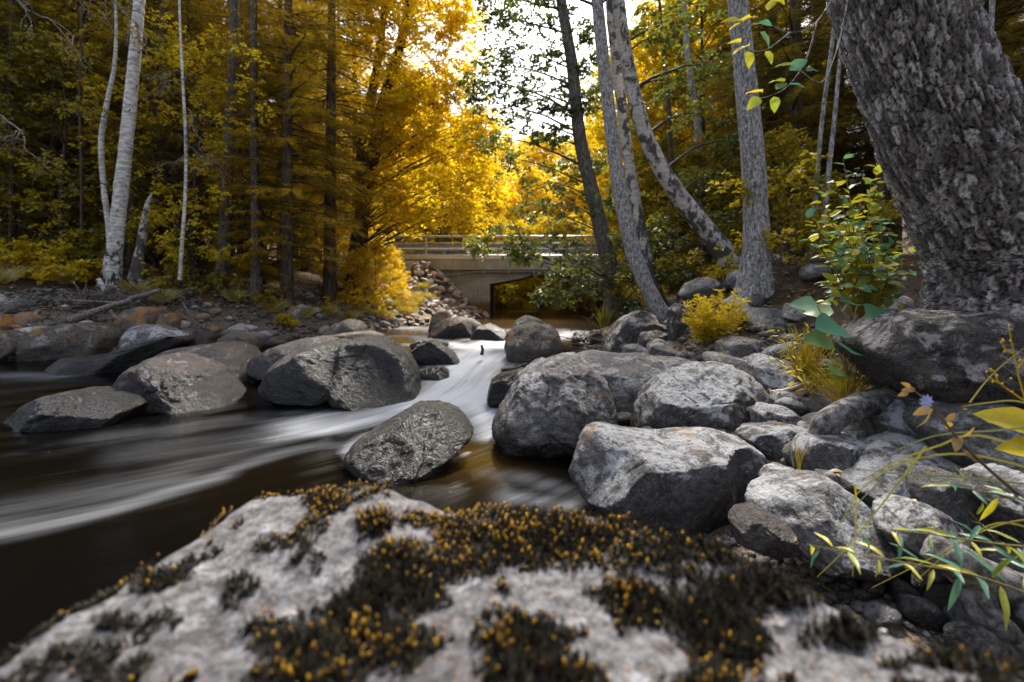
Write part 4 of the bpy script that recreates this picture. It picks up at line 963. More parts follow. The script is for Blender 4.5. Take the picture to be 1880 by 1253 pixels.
def broad_meshes(seed, H, z0, Rc, leaf, nc=46, ls=.12, ntw=30, nl=11, bark='bark_dark'):
    rg = np.random.default_rng(seed); bend = rg.normal(size=2) * .5
    z = np.linspace(-.3, H * .93, 30); tp = np.stack([bend[0] * (z / H) ** 2 + .1 * np.sin(z), bend[1] * (z / H) ** 2 + .1 * np.cos(z * .8), z], 1)
    tk = MB(); tr = np.linspace(.15, .02, 30) * H / 13; tk.tube(tp, tr, 10, .5, .1, seed)
    C = []; RR = []; tone = []
    for k in range(nc):
        f = (k + .5) / nc; zz = z0 + (H - z0) * f; rr = Rc * (math.sin(pi * min(1, .18 + .8 * f)) ** .7) * math.sqrt(rg.uniform(.08, 1)); a = k * 2.4 + rg.normal() * .4
        C.append((rr * cos(a) + np.interp(zz, z, tp[:, 0]), rr * sin(a) + np.interp(zz, z, tp[:, 1]), zz)); q = rg.uniform(.55, 1.05) * Rc / 3; RR.append((q, q, q * .62)); tone.append(rg.uniform(.15, .9))
    lb = MB(); C = np.array(C)
    for c in C:
        k = int(np.argmin(np.abs(z - (c[2] - .5 * np.hypot(c[0], c[1]) - .1)))); L = limb(tp[k], c, rg); lb.tube(L, np.linspace(min(tr[k] * .5, .04), .008, len(L)), 5)
    V, Fc, lv, tw = sprays(rg, C, np.array(RR), ntw, nl, ls, tone=tone); twig_strips(lb, *tw, .006)
    return tk.mesh('trunk', M[bark]), lb.mesh('branch', M['bark_dark']), mesh_from('crown', V, [Fc], False, {'lv': lv}, [M[leaf]])

BRO = [broad_meshes(21, 13, 1.2, 3.6, 'leaf_gold', 80, .17), broad_meshes(22, 11.5, 1.0, 3.2, 'leaf_gold', 70, .17), broad_meshes(23, 14, 1.6, 3.3, 'leaf_olive', 76, .14), broad_meshes(24, 6.0, .4, 2.1, 'leaf_yellow', 44, .12, 26, 10), broad_meshes(25, 7.0, .5, 2.2, 'leaf_olive', 40, .115, 13, 9)]

def place(meshes, name, label, group, x, y, s=1.0, rz=0.0, leaf=None, bark=None, dz=0.0, cat='tree'):
    tr = thing(name, label, cat, (x, y, ground_z(x, y)[0] + dz), rz, group); tr.scale = (s, s, s)
    for nm, me in zip(('trunk', 'branch', 'crown'), meshes):
        o = link(nm, me, tr)
        if nm != 'trunk': o['kind'] = 'stuff'
        mt = leaf if nm == 'crown' else (bark if nm == 'trunk' else None)
        if mt: o.material_slots[0].link = 'OBJECT'; o.material_slots[0].material = M[mt]
    return tr
ANCH_L = [(20, 'the left edge of the view'), (65, 'the dim brown trunk at far left'), (148, 'the bare pole stem'), (225, 'the thick white birch'), (338, 'the thin pale sapling'), (418, 'the straight grey trunk'), (468, 'the pale footed stem'), (540, 'the big golden brown spruce'), (610, 'the tall spruce'), (690, 'the big golden tree')]
ANCH_R = [(1080, 'the dark leaning trunk'), (1150, 'the curved grey trunk'), (1250, 'the bent birch'), (1375, 'the straight grey trunk'), (1510, 'the two thin poles'), (1590, 'the leafy sapling'), (1730, 'the great leaning trunk'), (1860, 'the right edge of the view')]
ANCH_B = [(800, 'the left bridge end'), (870, 'the left abutment'), (930, 'the bridge opening'), (1000, 'the middle of the bridge'), (1070, 'the dark leaning trunk'), (1150, 'the curved grey trunk'), (690, 'the big golden tree'), (1230, 'the bent birch')]
def where(px, D, anch, rows):
    x, nm = min(anch, key=lambda a: abs(a[0] - px)); row = [w for lim, w in rows if D < lim][0]
    return row + ' ' + ('directly behind ' if abs(px - x) < 22 else 'just left of ' if px < x else 'just right of ') + nm
ROWS = [(14.1, 'in the front row'), (16.6, 'in the second row'), (19.3, 'in the third row'), (23, 'farther back'), (29, 'far back'), (99, 'at the very back')]
ROWB = [(32, 'close'), (37, 'a little way off'), (43, 'farther off'), (50, 'far off'), (99, 'farthest off')]
def xpx(px, D): return (px - CX) / F * D

rg = np.random.default_rng(33)
GSP = 'spruces of the left wood'; GSR = 'spruces of the right wood'
for px, D, k, s, lab in [(532,12.8,0,1.0,'big golden brown spruce sweeping down to the shore left of the bridge'), (608,14.6,1,1.0,'tall spruce next to the yellow tree left of the bridge'),
        (455,15.2,1,.95,'spruce behind the grey trunk in the left wood'), (470,12.6,0,.55,'thin young spruce with pale foot on the left bank')]:
    place(SPR[k], 'spruce_tree', lab, GSP, xpx(px, D), D, s, rg.uniform(0, 6.28))
for px, D, k, s in [(-30,12.6,0,.9),(70,15,0,1.0),(150,14.2,1,.9),(300,15.5,0,1.0),(365,17.5,1,1),(-140,13,1,1),(10,18,1,1),(230,18.5,0,1.05),(120,20,1,1),(310,21,1,1),(420,20,0,1),(515,18,0,1),(560,21,1,1.05),(650,20,0,1.0),(-100,18,0,1),
                    (40,24,1,1),(170,25,0,1),(260,26,1,1),(350,27,0,1.1),(450,26,1,1.1),(540,27,0,1.1),(620,26,1,1.1),(690,31,0,1.1),(-60,25,0,1),(90,30,1,1.1),(390,32,1,1.15),(480,34,0,1.2),(580,35,1,1.2),(200,33,0,1.2)]:
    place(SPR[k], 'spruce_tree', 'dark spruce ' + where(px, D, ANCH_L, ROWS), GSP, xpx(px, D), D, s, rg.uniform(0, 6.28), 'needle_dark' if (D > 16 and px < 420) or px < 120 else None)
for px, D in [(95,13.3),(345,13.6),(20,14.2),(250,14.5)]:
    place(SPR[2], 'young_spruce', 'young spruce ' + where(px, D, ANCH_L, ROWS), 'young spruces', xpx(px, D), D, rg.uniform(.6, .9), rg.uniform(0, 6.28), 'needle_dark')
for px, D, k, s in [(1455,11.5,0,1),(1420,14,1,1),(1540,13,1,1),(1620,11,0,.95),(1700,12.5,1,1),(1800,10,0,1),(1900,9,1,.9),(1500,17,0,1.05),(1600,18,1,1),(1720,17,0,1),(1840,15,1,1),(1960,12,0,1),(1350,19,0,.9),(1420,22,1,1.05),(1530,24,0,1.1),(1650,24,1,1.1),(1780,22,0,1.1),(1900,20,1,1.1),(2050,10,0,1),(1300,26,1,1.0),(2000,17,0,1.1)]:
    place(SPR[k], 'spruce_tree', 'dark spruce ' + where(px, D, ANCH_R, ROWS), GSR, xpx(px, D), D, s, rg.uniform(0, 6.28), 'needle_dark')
# golden broadleaf trees beyond the bridge and round it
GF = 'golden trees beyond the bridge'
for px, D, k, s in [(840,33,0,.95),(905,36,1,1.0),(960,40,0,.95),(1030,38,1,.95),(1090,35,0,.85),(1140,40,0,1.0),(870,44,0,1.15),(1000,47,1,1.25),(1100,48,0,1.2),(780,34,0,1.15),(730,40,0,1.2),(930,31,3,1.1),(985,32.5,3,1.2),(1060,33,3,1.1),(870,30.5,3,1.0),(1200,36,1,1.1),(800,30.5,3,1.2),(760,48,1,1.3),(930,56,0,1.2),(1050,58,0,1.2)]:
    place(BRO[k], 'golden_tree', ('golden bush like tree ' if k == 3 else 'golden tree ') + where(px, D, ANCH_B, ROWB), GF, xpx(px, D), D, s, rg.uniform(0, 6.28), 'leaf_gold' if k != 3 else None)
for px, D, k, s in [(700,52,0,1.3),(820,62,0,1.3),(1150,56,0,1.3),(1230,46,0,1.2),(650,46,0,1.2),(880,50,1,1.2),(960,66,0,1.3),(1090,68,0,1.3)]:
    place(BRO[k], 'golden_tree', ('golden bush like tree ' if k == 3 else 'golden tree ') + where(px, D, ANCH_B, ROWB), GF, xpx(px, D), D, s, rg.uniform(0, 6.28), 'leaf_gold')
for px, D, k, s, m in [(120,12.6,4,.9,'leaf_olive'),(20,13.4,4,1.0,'leaf_olive'),(285,13.2,4,.9,'leaf_olive'),(360,12.9,4,.95,'leaf_yellow'),(480,14.2,4,1.0,'leaf_olive'),(250,16.5,2,.8,'leaf_olive'),(60,19,2,.9,'leaf_olive'),(400,18.5,2,.9,'leaf_yellow'),(160,22,2,1.0,'leaf_yellow'),(560,24,2,1.0,'leaf_yellow'),(330,24,2,1.0,'leaf_yellow'),(-20,22,2,1.0,'leaf_olive')]:
    place(BRO[k], 'leafy_tree', 'olive gold tree ' + where(px, D, ANCH_L, ROWS), 'broadleaf trees of the left wood', xpx(px, D), D, s, rg.uniform(0, 6.28), m)
for k in range(46):     # the wood goes on up the slopes behind
    sd_ = -1 if k % 2 else 1; D = rg.uniform(26, 52); px = rg.uniform(-250, 620) if sd_ < 0 else rg.uniform(1250, 2150)
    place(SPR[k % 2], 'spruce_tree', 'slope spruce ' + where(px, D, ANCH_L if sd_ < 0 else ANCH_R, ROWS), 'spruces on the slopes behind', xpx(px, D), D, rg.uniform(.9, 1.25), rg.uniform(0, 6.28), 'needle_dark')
for k, (x, y, sc_) in enumerate([(-13, -6, 1), (-9, -9, 1.1), (-5, -11, 1), (-1.5, -13, 1.1), (2.5, -10, 1), (5.5, -7, 1), (9, -5, 1.05), (12, -1.5, 1), (-16, -2, 1), (7, -12, 1.1), (-11, -13, 1.1), (4, -15, 1.1), (9.5, 1.5, 1)]):      # unseen spruces behind the viewer, added to shade the rock fronts
    place(SPR[k % 2], 'spruce_tree', 'tall unseen spruce added behind the viewpoint for its shade', 'unseen shade spruces behind the viewpoint', x, y, sc_, k * 1.3, 'needle_dark')
GR2 = 'broadleaf trees of the right wood'
for px, D, k, s, m in [(1230,20,0,.95,'leaf_gold'),(1290,16.5,2,.9,None),(1175,24,1,1.1,'leaf_yellow'),(1330,24,0,1.1,'leaf_gold'),(1400,28,0,1.2,'leaf_yellow'),(1260,30,0,1.2,'leaf_gold'),(1210,15.5,3,.9,'leaf_olive'),(1290,13,3,.7,'leaf_olive'),(1460,9.5,3,.45,'leaf_olive'),(1420,10.5,3,.5,'leaf_olive')]:
    place(BRO[k], 'leafy_tree', 'yellowing broadleaf tree ' + where(px, D, ANCH_R, ROWS), GR2, xpx(px, D), D, s, rg.uniform(0, 6.28), m)
for px, D, s in [(690,16.2,.36),(715,18.0,.30),(655,15.2,.32),(735,19.6,.22),(620,17.0,.4),(740,17.4,.16)]:
    place(BRO[3], 'yellow_bush', ['tallest yellow bush left of the riprap slope', 'yellow bush in the middle of the slope left of the riprap', 'yellow bush nearest the water below the big golden tree', 'small yellow bush beside the top of the riprap', 'yellow bush in the shade under the tall spruce', 'tiny yellow bush at the foot of the riprap'][[690, 715, 655, 735, 620, 740].index(px)], 'bushes left of the bridge', xpx(px, D), D, s, rg.uniform(0, 6.28), 'leaf_gold', cat='bush')
for px, D, s in [(1080,30.2,.5),(925,31,.4),(975,34,.5),(1040,31.5,.5)]:
    place(BRO[3], 'green_bush', 'dim green bush on the bank seen under the bridge', 'bushes under the bridge', xpx(px, D), D, s, rg.uniform(0, 6.28), 'leaf_olive', dz=-.4, cat='bush')

# ---- individual trunks and trees
P, R = px_path([(203,528,44),(209,470,40),(219,380,37),(230,280,34),(243,150,31),(256,0,27),(262,-150,23),(266,-300,18),(268,-450,10)], 11.0, slim=.62)
rr = np.random.default_rng(1)
broad_tree('thick white birch trunk leaning right on the left bank', P, R, scatter_cl(rr, 16, 100, 420, -420, -60, 10, 12.5, 50, 90) + [cl(300,70,10.8,50,30,.5), cl(150,200,10.7,40,22,.3), cl(90,300,10.6,40,20,.3)], 'leaf_olive', 'birch', .09, 22, 10, 1, name='birch_tree', limb_r=.02)
P, R = px_path([(203,515,13),(200,421,13),(190,340,12),(186,257,12),(197,188,11),(209,129,9),(213,70,7),(212,0,5),(208,-60,3)], 11.35, slim=.72)
broad_tree('slender curved white birch stem beside the thick birch', P, R, scatter_cl(rr, 7, 120, 300, -60, 130, 11.0, 11.8, 26, 44), 'leaf_olive', 'birch_slim', .075, 16, 9, 2, name='birch_tree', limb_r=.012, flare=.1)
P, R = px_path([(250,515,20),(254,480,17),(262,430,14),(268,390,11),(274,366,6),(279,356,2)], 11.1)
broad_tree('broken dead snag right of the thick birch', P, R, None, None, 'birch_rough', seed=3, name='snag', flare=.5, jit=.25, rings=40, cat='snag')
P, R = px_path([(330,515,9),(334,450,8),(340,360,7),(341,260,6.5),(336,160,6),(331,60,5),(328,-40,4)], 10.4, slim=.75)
st_cl = [cl(x, y, 10.4 + .15 * k % .5, r, r * .45, tn) for k, (x, y, r, tn) in enumerate([(300,440,32,.6),(372,420,30,.7),(345,385,34,.6),(290,395,26,.5),(395,352,26,.8),(360,300,30,.5),(385,250,36,.5),(330,215,30,.4),(420,220,40,.8),(440,150,44,.9),(455,100,46,.85),(410,70,36,.6),(480,200,34,.8),(340,110,40,.4),(300,40,40,.4),(320,465,28,.7),(390,460,24,.6)])]
broad_tree('thin pale sapling with sparse yellow leaves in front of the left wood', P, R, st_cl, 'leaf_yellow', 'birch_slim', .075, 12, 8, 4, name='sapling', limb_r=.010, flare=.1, twig_r=.004, sides=12)
P, R = px_path([(408,512,31),(411,450,28),(416,360,26),(423,220,25),(428,100,23),(431,0,21),(434,-150,18),(436,-350,10)], 12.8, slim=.72)
broad_tree('straight grey trunk in the left wood behind the sapling', P, R, scatter_cl(rr, 9, 340, 540, -350, -60, 12, 13.5, 50, 80), 'leaf_olive', 'bark_mid', .09, 20, 9, 5)
P, R = px_path([(65,455,20),(64,380,18),(62,300,17),(60,150,16),(58,0,14),(56,-200,8)], 14.5)
broad_tree('dim brown trunk at the far left of the wood', P, R, scatter_cl(rr, 6, -20, 150, -150, 150, 14, 15, 30, 60, (.1, .4)), 'leaf_olive', 'bark_brown', .09, 16, 9, 6)
P, R = px_path([(468,560,18),(469,500,15),(468,420,13),(466,300,11),(464,120,9),(462,-60,6)], 12.3)
broad_tree('thin straight stem with a pale foot at the left waterline', P, R, None, None, 'bark_mid', seed=7, flare=.3)
for k, (x, y0, w, d, lab) in enumerate([(148,470,5,11.8,'bare brown pole stem left of the thick birch'), (440,505,12,13.6,'dark stem right of the straight grey trunk'), (243,490,16,13.4,'dark shaded trunk behind the broken snag'), (300,490,18,14.6,'dim trunk in the gap behind the thin sapling'), (20,460,8,12.6,'thin dim stem near the left edge')]):
    P, R = px_path([(x, y0, w), (x + 2, y0 - 120, w * .9), (x - 2, y0 - 300, w * .8), (x + 3, -20, w * .6), (x + 3, -160, w * .4)], d)
    broad_tree(lab, P, R, None, None, 'bark_brown', seed=70 + k, flare=.2, sides=14, rings=50)

# the big golden tree left of the bridge
P, R = px_path([(648,570,40),(655,480,33),(672,350,26),(688,270,24),(699,208,22),(716,150,20),(731,100,18),(748,25,16),(762,-80,13),(775,-220,8)], 16.8)
rr = np.random.default_rng(8)
def in_gold(x, y):
    if x > 705 and y > 412: return False
    lim = np.interp(y, [-120, 0, 90, 160, 240, 330, 420, 480], [840, 860, 880, 860, 900, 905, 900, 840]); return x < lim
gold = scatter_cl(rr, 110, 650, 905, -120, 470, 15.0, 19.5, 34, 60, (.3, 1.0), in_gold) + [cl(845,60,16.5,48,34,.8),cl(870,110,16.5,40,30,.8),cl(820,120,16.5,48,34,.9),cl(850,0,16.5,50,36,.8),cl(800,20,16.5,50,36,.8),cl(835,160,16.3,46,30,.9),cl(870,270,16.2,44,30,.9),cl(840,-60,16.5,50,36,.8),cl(760,60,16.4,50,36,.7),cl(880,205,16,40,18,.8), cl(820,180,16,45,20,.9), cl(780,165,16,40,20,.8), cl(870,330,15.5,40,20,.8), cl(800,325,15.5,45,20,.8), cl(845,385,15.8,45,25,.8), cl(840,30,17,50,30,.7), cl(780,395,15.8,46,20,.6), cl(730,375,15.6,45,24,.5)]
gt = broad_tree('big golden leaved tree with dark limbs left of the bridge', P, R, gold, 'leaf_gold', 'bark_dark', .125, 34, 12, 9, name='golden_tree', limb_r=.020, twig_r=.006)
P, R = px_path([(668,540,22),(664,420,20),(662,300,18),(676,210,17),(692,124,15),(704,30,12),(712,-100,7)], 17.6)
broad_tree('second dark stem beside the big golden tree', P, R, scatter_cl(rr, 14, 600, 760, -120, 260, 17, 19, 30, 50), 'leaf_gold', 'bark_dark', .12, 28, 11, 10, name='golden_tree', limb_r=.02)

# right bank trees
rr = np.random.default_rng(12)
P, R = px_path([(1136,585,58),(1128,530,44),(1108,440,38),(1086,350,35),(1064,250,31),(1050,120,28),(1030,0,25),(1008,-150,21),(985,-320,12)], 11.0, slim=.76)
c1 = [cl(x, y, d, r, r * .6, tn) for x, y, d, r, tn in [(900,120,11.8,40,.25),(1010,95,11.2,40,.15),(1075,60,11.0,34,.25),(1070,120,11.0,34,.25),(930,160,11.6,46,.2),(885,185,12,36,.4),(1020,20,11.3,40,.2),(940,10,11.8,50,.25),(1085,180,11,36,.3),(1000,-10,11.3,50,.2),(900,-5,11.9,44,.3),(960,180,11.5,40,.2),(1040,160,11.2,34,.2),(870,150,12.2,34,.5),(900,250,12,46,.5),(930,290,12,50,.6),(930,95,11.5,48,.15),(985,130,11.2,44,.1),(965,45,11.6,50,.15),(905,40,12,36,.2),(1000,200,11,34,.1),(945,215,11.6,46,.15),(985,245,11.4,40,.2),(1055,195,11,34,.2),(1020,245,10.8,36,.2),
      (1000,330,11,55,.35),(1040,370,10.6,50,.4),(985,385,11.4,50,.55),(930,430,11,40,.8),(880,450,11.2,34,.8),(960,460,10.8,40,.7),(1040,440,10.4,55,.5),(1075,480,10.2,50,.45),(1030,500,10.3,48,.5),(1085,530,10.0,46,.4),(1030,545,10.1,34,.5),(1145,500,10.2,46,.4),(1150,440,10.4,44,.4),(1100,300,11.2,40,.3),(1060,300,11.6,40,.5),(1140,360,11,44,.4),(1160,560,9.9,30,.35),(1000,540,10.2,26,.5),(950,470,10.6,26,.8)]]
broad_tree('dark leaning trunk with green leaves hanging over the bridge', P, R, c1, 'leaf_green', 'bark_mid', .10, 30, 12, 13, name='alder_tree', limb_r=.028, twig_r=.005)
P, R = px_path([(1235,610,60),(1222,588,48),(1198,552,43),(1168,482,42),(1147,400,40),(1130,300,37),(1112,150,34),(1096,0,32),(1078,-170,27),(1060,-380,15)], 8.5, slim=.68)
c2 = [cl(x, y, d, r, r * .6, tn) for x, y, d, r, tn in [(1180,-60,8,60,.3),(1010,-70,8.6,60,.2),(1090,-160,8.6,80,.3),(960,-20,9,44,.15)]]
broad_tree('smooth grey trunk curving up from the dark mossy stones', P, R, c2, 'leaf_green', 'bark_grey', .09, 24, 10, 14, name='alder_tree', sides=48, rings=160, jit=.07)
P, R = px_path([(1230,600,30),(1190,480,26),(1160,330,25),(1142,200,25),(1130,100,25),(1120,0,24),(1110,-150,20),(1100,-320,12)], 9.6, slim=.75)
broad_tree('flaky birch stem half hidden behind the smooth grey trunk', P, R, scatter_cl(rr, 5, 1040, 1220, -320, -60, 9, 10, 50, 80), 'leaf_olive', 'birch_rough', .09, 20, 9, 15, name='birch_tree', jit=.12)
P, R = px_path([(1372,520,66),(1345,486,54),(1311,440,47),(1266,385,43),(1216,312,39),(1176,222,36),(1151,110,33),(1135,0,30),(1120,-150,25),(1108,-340,14)], 9.2, slim=.76)
c3 = [cl(x, y, d, r, r * .6, tn) for x, y, d, r, tn in [(1260,40,9.6,60,.5),(1310,120,10,55,.4),(1230,150,10,50,.5),(1290,210,10.5,55,.5),(1330,260,10.4,45,.3),(1210,60,9,46,.6),(1250,-80,9.5,80,.4),(1190,420,10,40,.4),(1225,450,10,44,.3),(1240,500,9.6,36,.3),(1320,400,9.9,40,.3),(1290,330,10,40,.4)]]
broad_tree('bent birch with rough patched bark tilting over the right bank', P, R, c3, 'leaf_green', 'birch_rough', .11, 26, 11, 16, name='birch_tree', sides=48, rings=160, jit=.10)
P, R = px_path([(1372,572,92),(1379,550,72),(1386,500,58),(1388,420,51),(1384,320,49),(1376,220,47),(1366,120,44),(1354,0,41),(1340,-160,36),(1328,-380,18)], 7.0, slim=.82)
broad_tree('straight grey trunk standing alone among the right bank stones', P, R, scatter_cl(rr, 6, 1250, 1500, -380, -90, 6.4, 7.6, 60, 90), 'leaf_olive', 'bark_grey', .09, 22, 10, 17, name='alder_tree', sides=56, rings=200, jit=.06, flare=.3)
for k, (pts, d, lab) in enumerate([([(1290,330,15),(1282,250,14),(1272,170,13),(1262,90,12),(1255,0,10),(1250,-100,6)], 14.0, 'distant pale stem between the bent birch and the grey trunk'),
        ([(1490,420,8),(1502,300,7),(1512,200,7),(1530,60,6),(1540,-60,4)], 7.6, 'left of two thin pale poles behind the leafy sapling'),
        ([(1506,420,8),(1520,330,8),(1532,220,7),(1541,120,6),(1556,0,5),(1566,-80,3)], 7.4, 'right of two thin pale poles behind the leafy sapling'),
        ([(1815,400,10),(1812,250,9),(1816,120,9),(1822,0,8),(1826,-80,6)], 7.8, 'thin grey stem behind the right edge of the leaning trunk'),
        ([(1620,480,14),(1616,380,13),(1612,260,12),(1608,100,10),(1600,-80,6)], 9.0, 'dim reddish stem left of the leaning trunk'),
        ([(1230,420,9),(1232,300,8),(1226,180,8),(1215,60,7),(1206,-60,4)], 13.0, 'dark slim stem behind the bent birch')]):
    P, R = px_path(pts, d); P[0, 2] = min(P[0, 2], ground_z(P[0, 0], P[0, 1])[0])
    broad_tree(lab, P, R, None, None, 'bark_grey' if k < 4 else 'bark_brown', seed=90 + k, flare=.1, sides=14, rings=50, name='thin_stem')

# the great leaning trunk at right, with plated bark
P, R = px_path([(1880,600,330),(1874,566,296),(1868,520,262),(1852,450,248),(1818,380,238),(1772,295,222),(1728,210,205),(1688,120,196),(1645,0,190),(1602,-150,182),(1558,-340,170),(1510,-620,140)], 3.05)
base = P[0].copy(); alder = thing('leaning_tree', 'great leaning tree with thick scaly bark at the right edge', 'tree', base)
C = resample(np.column_stack([P, R]), 420); TP, TR = C[:, :3], C[:, 3]
V, Q, T = tube_arrays(TP - base, TR, 250, 0, 0); nb = 420 * 250
ctr = np.repeat(TP - base, 250, 0); rad_ = norm(V[:nb] - ctr)
ang = np.tile(np.linspace(0, 2 * pi, 250, endpoint=False), 420); hgt = np.repeat(np.concatenate([[0], np.cumsum(np.linalg.norm(np.diff(TP, axis=0), axis=1))]), 250)
cyl = np.stack([np.cos(ang) * .48, np.sin(ang) * .48, hgt * .62], 1)
wv = cyl + .025 * np.stack([fbm(cyl * 6, 60 + k, 3) for k in range(3)], 1)
f1, f2, cid, off = worley(wv * np.array([27, 27, 15]), 61); g1, g2, gid, goff = worley(wv * np.array([56, 56, 36]), 65)
plate = (cid - .5) * .013 + off[:, 2] * .016 + off[:, 0] * (cid - .5) * .022 - .012 * np.exp(-((f2 - f1) / .10) ** 2) + .016 * fbm(cyl * np.array([9, 9, 3]), 68, 3)
plate += (gid - .5) * .005 + goff[:, 2] * .006 - .004 * np.exp(-((g2 - g1) / .12) ** 2)
low = np.exp(-np.maximum(hgt, 0) / .35)
lump = .03 * fbm(cyl * 2.2, 66, 3) + low * .06 * np.maximum(0, np.sin(ang * 4 + 1.2)) + .06 * low * fbm(cyl * 4, 67, 3)
V[:nb] += rad_ * (plate * .9 + lump)[:, None]
link('trunk', mesh_from('trunk', V, [Q, T], False, {'lv': np.concatenate([np.clip((.30 + .62 * cid + .25 * (gid - .5)) * (1 - .75 * np.exp(-((f2 - f1) / .09) ** 2)) * (1 - .4 * np.exp(-((g2 - g1) / .10) ** 2)), 0, 1), [.5, .5]])}, [M['bark_alder']]), alder)
def root(pts, D, name='root'):
    Pp = np.array([at(x, y, d) for (x, y, w, d) in pts]); Rr = np.array([w / F * d / 2 for (x, y, w, d) in pts])
    Cc = resample(np.column_stack([Pp, Rr]), 60); V, Q, T = tube_arrays(Cc[:, :3] - base, Cc[:, 3], 22, .22, len(pts))
    V = V + .006 * np.stack([fbm(V * 30, 3 + k, 3) for k in range(3)], 1)
    link(name, mesh_from(name, V, [Q, T], True, {'lv': np.full(len(V), .5)}, [M['root']]), alder)
root([(1470,850,40,3.0),(1500,808,44,2.95),(1530,770,46,2.9),(1570,750,46,2.95),(1620,738,44,3.05),(1680,722,60,3.1),(1760,640,120,3.1)], 3)
root([(1700,1000,40,1.75),(1760,1035,66,1.7),(1820,1068,70,1.72),(1890,1100,80,1.8),(1980,1120,90,1.9)], 1.7)
root([(1790,1060,50,1.72),(1800,1110,54,1.66),(1830,1150,50,1.62),(1870,1180,40,1.6)], 1.7)
rr = np.random.default_rng(18)
lb = MB(); Cc = []
for k in range(12):
    c = np.array([rr.uniform(.2, 3.2), rr.uniform(2.2, 5.4), rr.uniform(6.2, 9)]); L = limb(TP[int(rr.uniform(.75, .98) * 419)], c, rr); lb.tube(L - base, np.linspace(.06, .012, len(L)), 6); Cc.append(c)
Cc = np.array(Cc); V, Fc, lv, tw = sprays(rr, Cc - base, np.full((12, 3), .8), 24, 10, .09); twig_strips(lb, *tw, .005)
lb.build('branch', M['bark_dark'], alder); link('crown', mesh_from('crown', V, [Fc], False, {'lv': lv}, [M['leaf_olive']]), alder)

# ------------------------------------------------------------------ plants with separate leaves
from mathutils import Matrix
def leaf_shape(L, W, curl=.25, fold=.18, point=1.0, n=7, seed=0):
    """an ovate blade with a midrib, in its own frame: +Y to the tip, +Z the upper side"""
    rg = np.random.default_rng(seed); s = np.linspace(0, 1, n)
    wd = W * .5 * (np.sin(pi * np.clip(s, 0, 1) ** (.75 * point)) ** .8); wd[0] = W * .04; wd[-1] = .0008
    z = -curl * L * s ** 2 + .02 * L * np.sin(s * 9 + seed)
    mid = np.stack([0 * s, s * L, z], 1); lf = mid + np.stack([-wd, 0 * s, wd * fold * 2 * (1 + .15 * np.sin(s * 14))], 1); rt = mid + np.stack([wd, 0 * s, wd * fold * 2 * (1 + .15 * np.cos(s * 14))], 1)
    k = np.arange(n - 1)
    return np.vstack([mid, lf, rt]), np.concatenate([np.stack([n + k, k, k + 1, n + k + 1], 1), np.stack([k, 2 * n + k, 2 * n + k + 1, k + 1], 1)])
_lm = {}
def leaf_mesh(kind, mat, tone):
    key = (kind, mat, round(tone * 9))
    if key not in _lm:
        par = {'ovate': (1, .66, .22, .16, .9), 'round': (1, .95, .12, .07, .72), 'lance': (1, .17, .35, .2, 1.0), 'wide': (1, .5, .2, .14, .95), 'narrow': (1, .11, .2, .2, 1.0)}[kind]
        V, Q = leaf_shape(*par, seed=len(_lm)); _lm[key] = mesh_from('leaf', V, [Q], True, {'lv': np.full(len(V), round(tone * 9) / 9)}, [M[mat]])
    return _lm[key]
def put_leaf(parent, base, pos, d, up, L, kind, mat, tone, name='leaf'):
    y = norm(np.asarray(d, float)); z = np.asarray(up, float); z = norm(z - (z @ y) * y); x = np.cross(y, z); p = np.asarray(pos) - base
    o = link(name, leaf_mesh(kind, mat, float(np.clip(tone, 0, 1))), parent)
    o.matrix_basis = Matrix(((x[0]*L, y[0]*L, z[0]*L, p[0]), (x[1]*L, y[1]*L, z[1]*L, p[1]), (x[2]*L, y[2]*L, z[2]*L, p[2]), (0, 0, 0, 1)))
    return o

def stem_plant(name, label, cat, stems, leaf_kind, mat, leafL, step, tones, stem_mat='stem', r0=.006, seed=0, up=(0, 0, 1), spread=.9, s0=.15, group=None, face=.0):
    """stems: world polylines; leaves alternate along each"""
    rg = np.random.default_rng(seed); base = np.asarray(stems[0][0], float); pl = thing(name, label, cat, base, 0, group)
    for st in stems:
        C = resample(np.asarray(st, float), 24); m = MB(); m.tube(C - base, np.linspace(r0, r0 * .25, 24), 6); m.build('stem', M[stem_mat], pl)
        seg = np.concatenate([[0], np.cumsum(np.linalg.norm(np.diff(C, axis=0), axis=1))]); tot = seg[-1]; s = s0 * tot; k = 0
        a0 = rg.uniform(0, 6.28)
        while s < tot:
            p = np.array([np.interp(s, seg, C[:, j]) for j in range(3)]); q = np.array([np.interp(min(s + .02, tot), seg, C[:, j]) for j in range(3)]); T_ = norm(q - p + 1e-6)
            a = a0 + k * 2.4; sd = norm(np.array([cos(a), sin(a), 0]) - (np.array([cos(a), sin(a), 0]) @ T_) * T_)
            d = norm(sd * spread + T_ * .45 + rg.normal(size=3) * .18); L = leafL * rg.uniform(.65, 1.15) * (1 - .35 * s / tot)
            put_leaf(pl, base, p + d * .012, d, np.asarray(up) + rg.normal(size=3) * .3 + face * np.array([0, -1, 0]), L, leaf_kind, mat, rg.choice(tones) + rg.normal() * .06)
            s += step * rg.uniform(.7, 1.3); k += 1
    return pl

rg = np.random.default_rng(44)
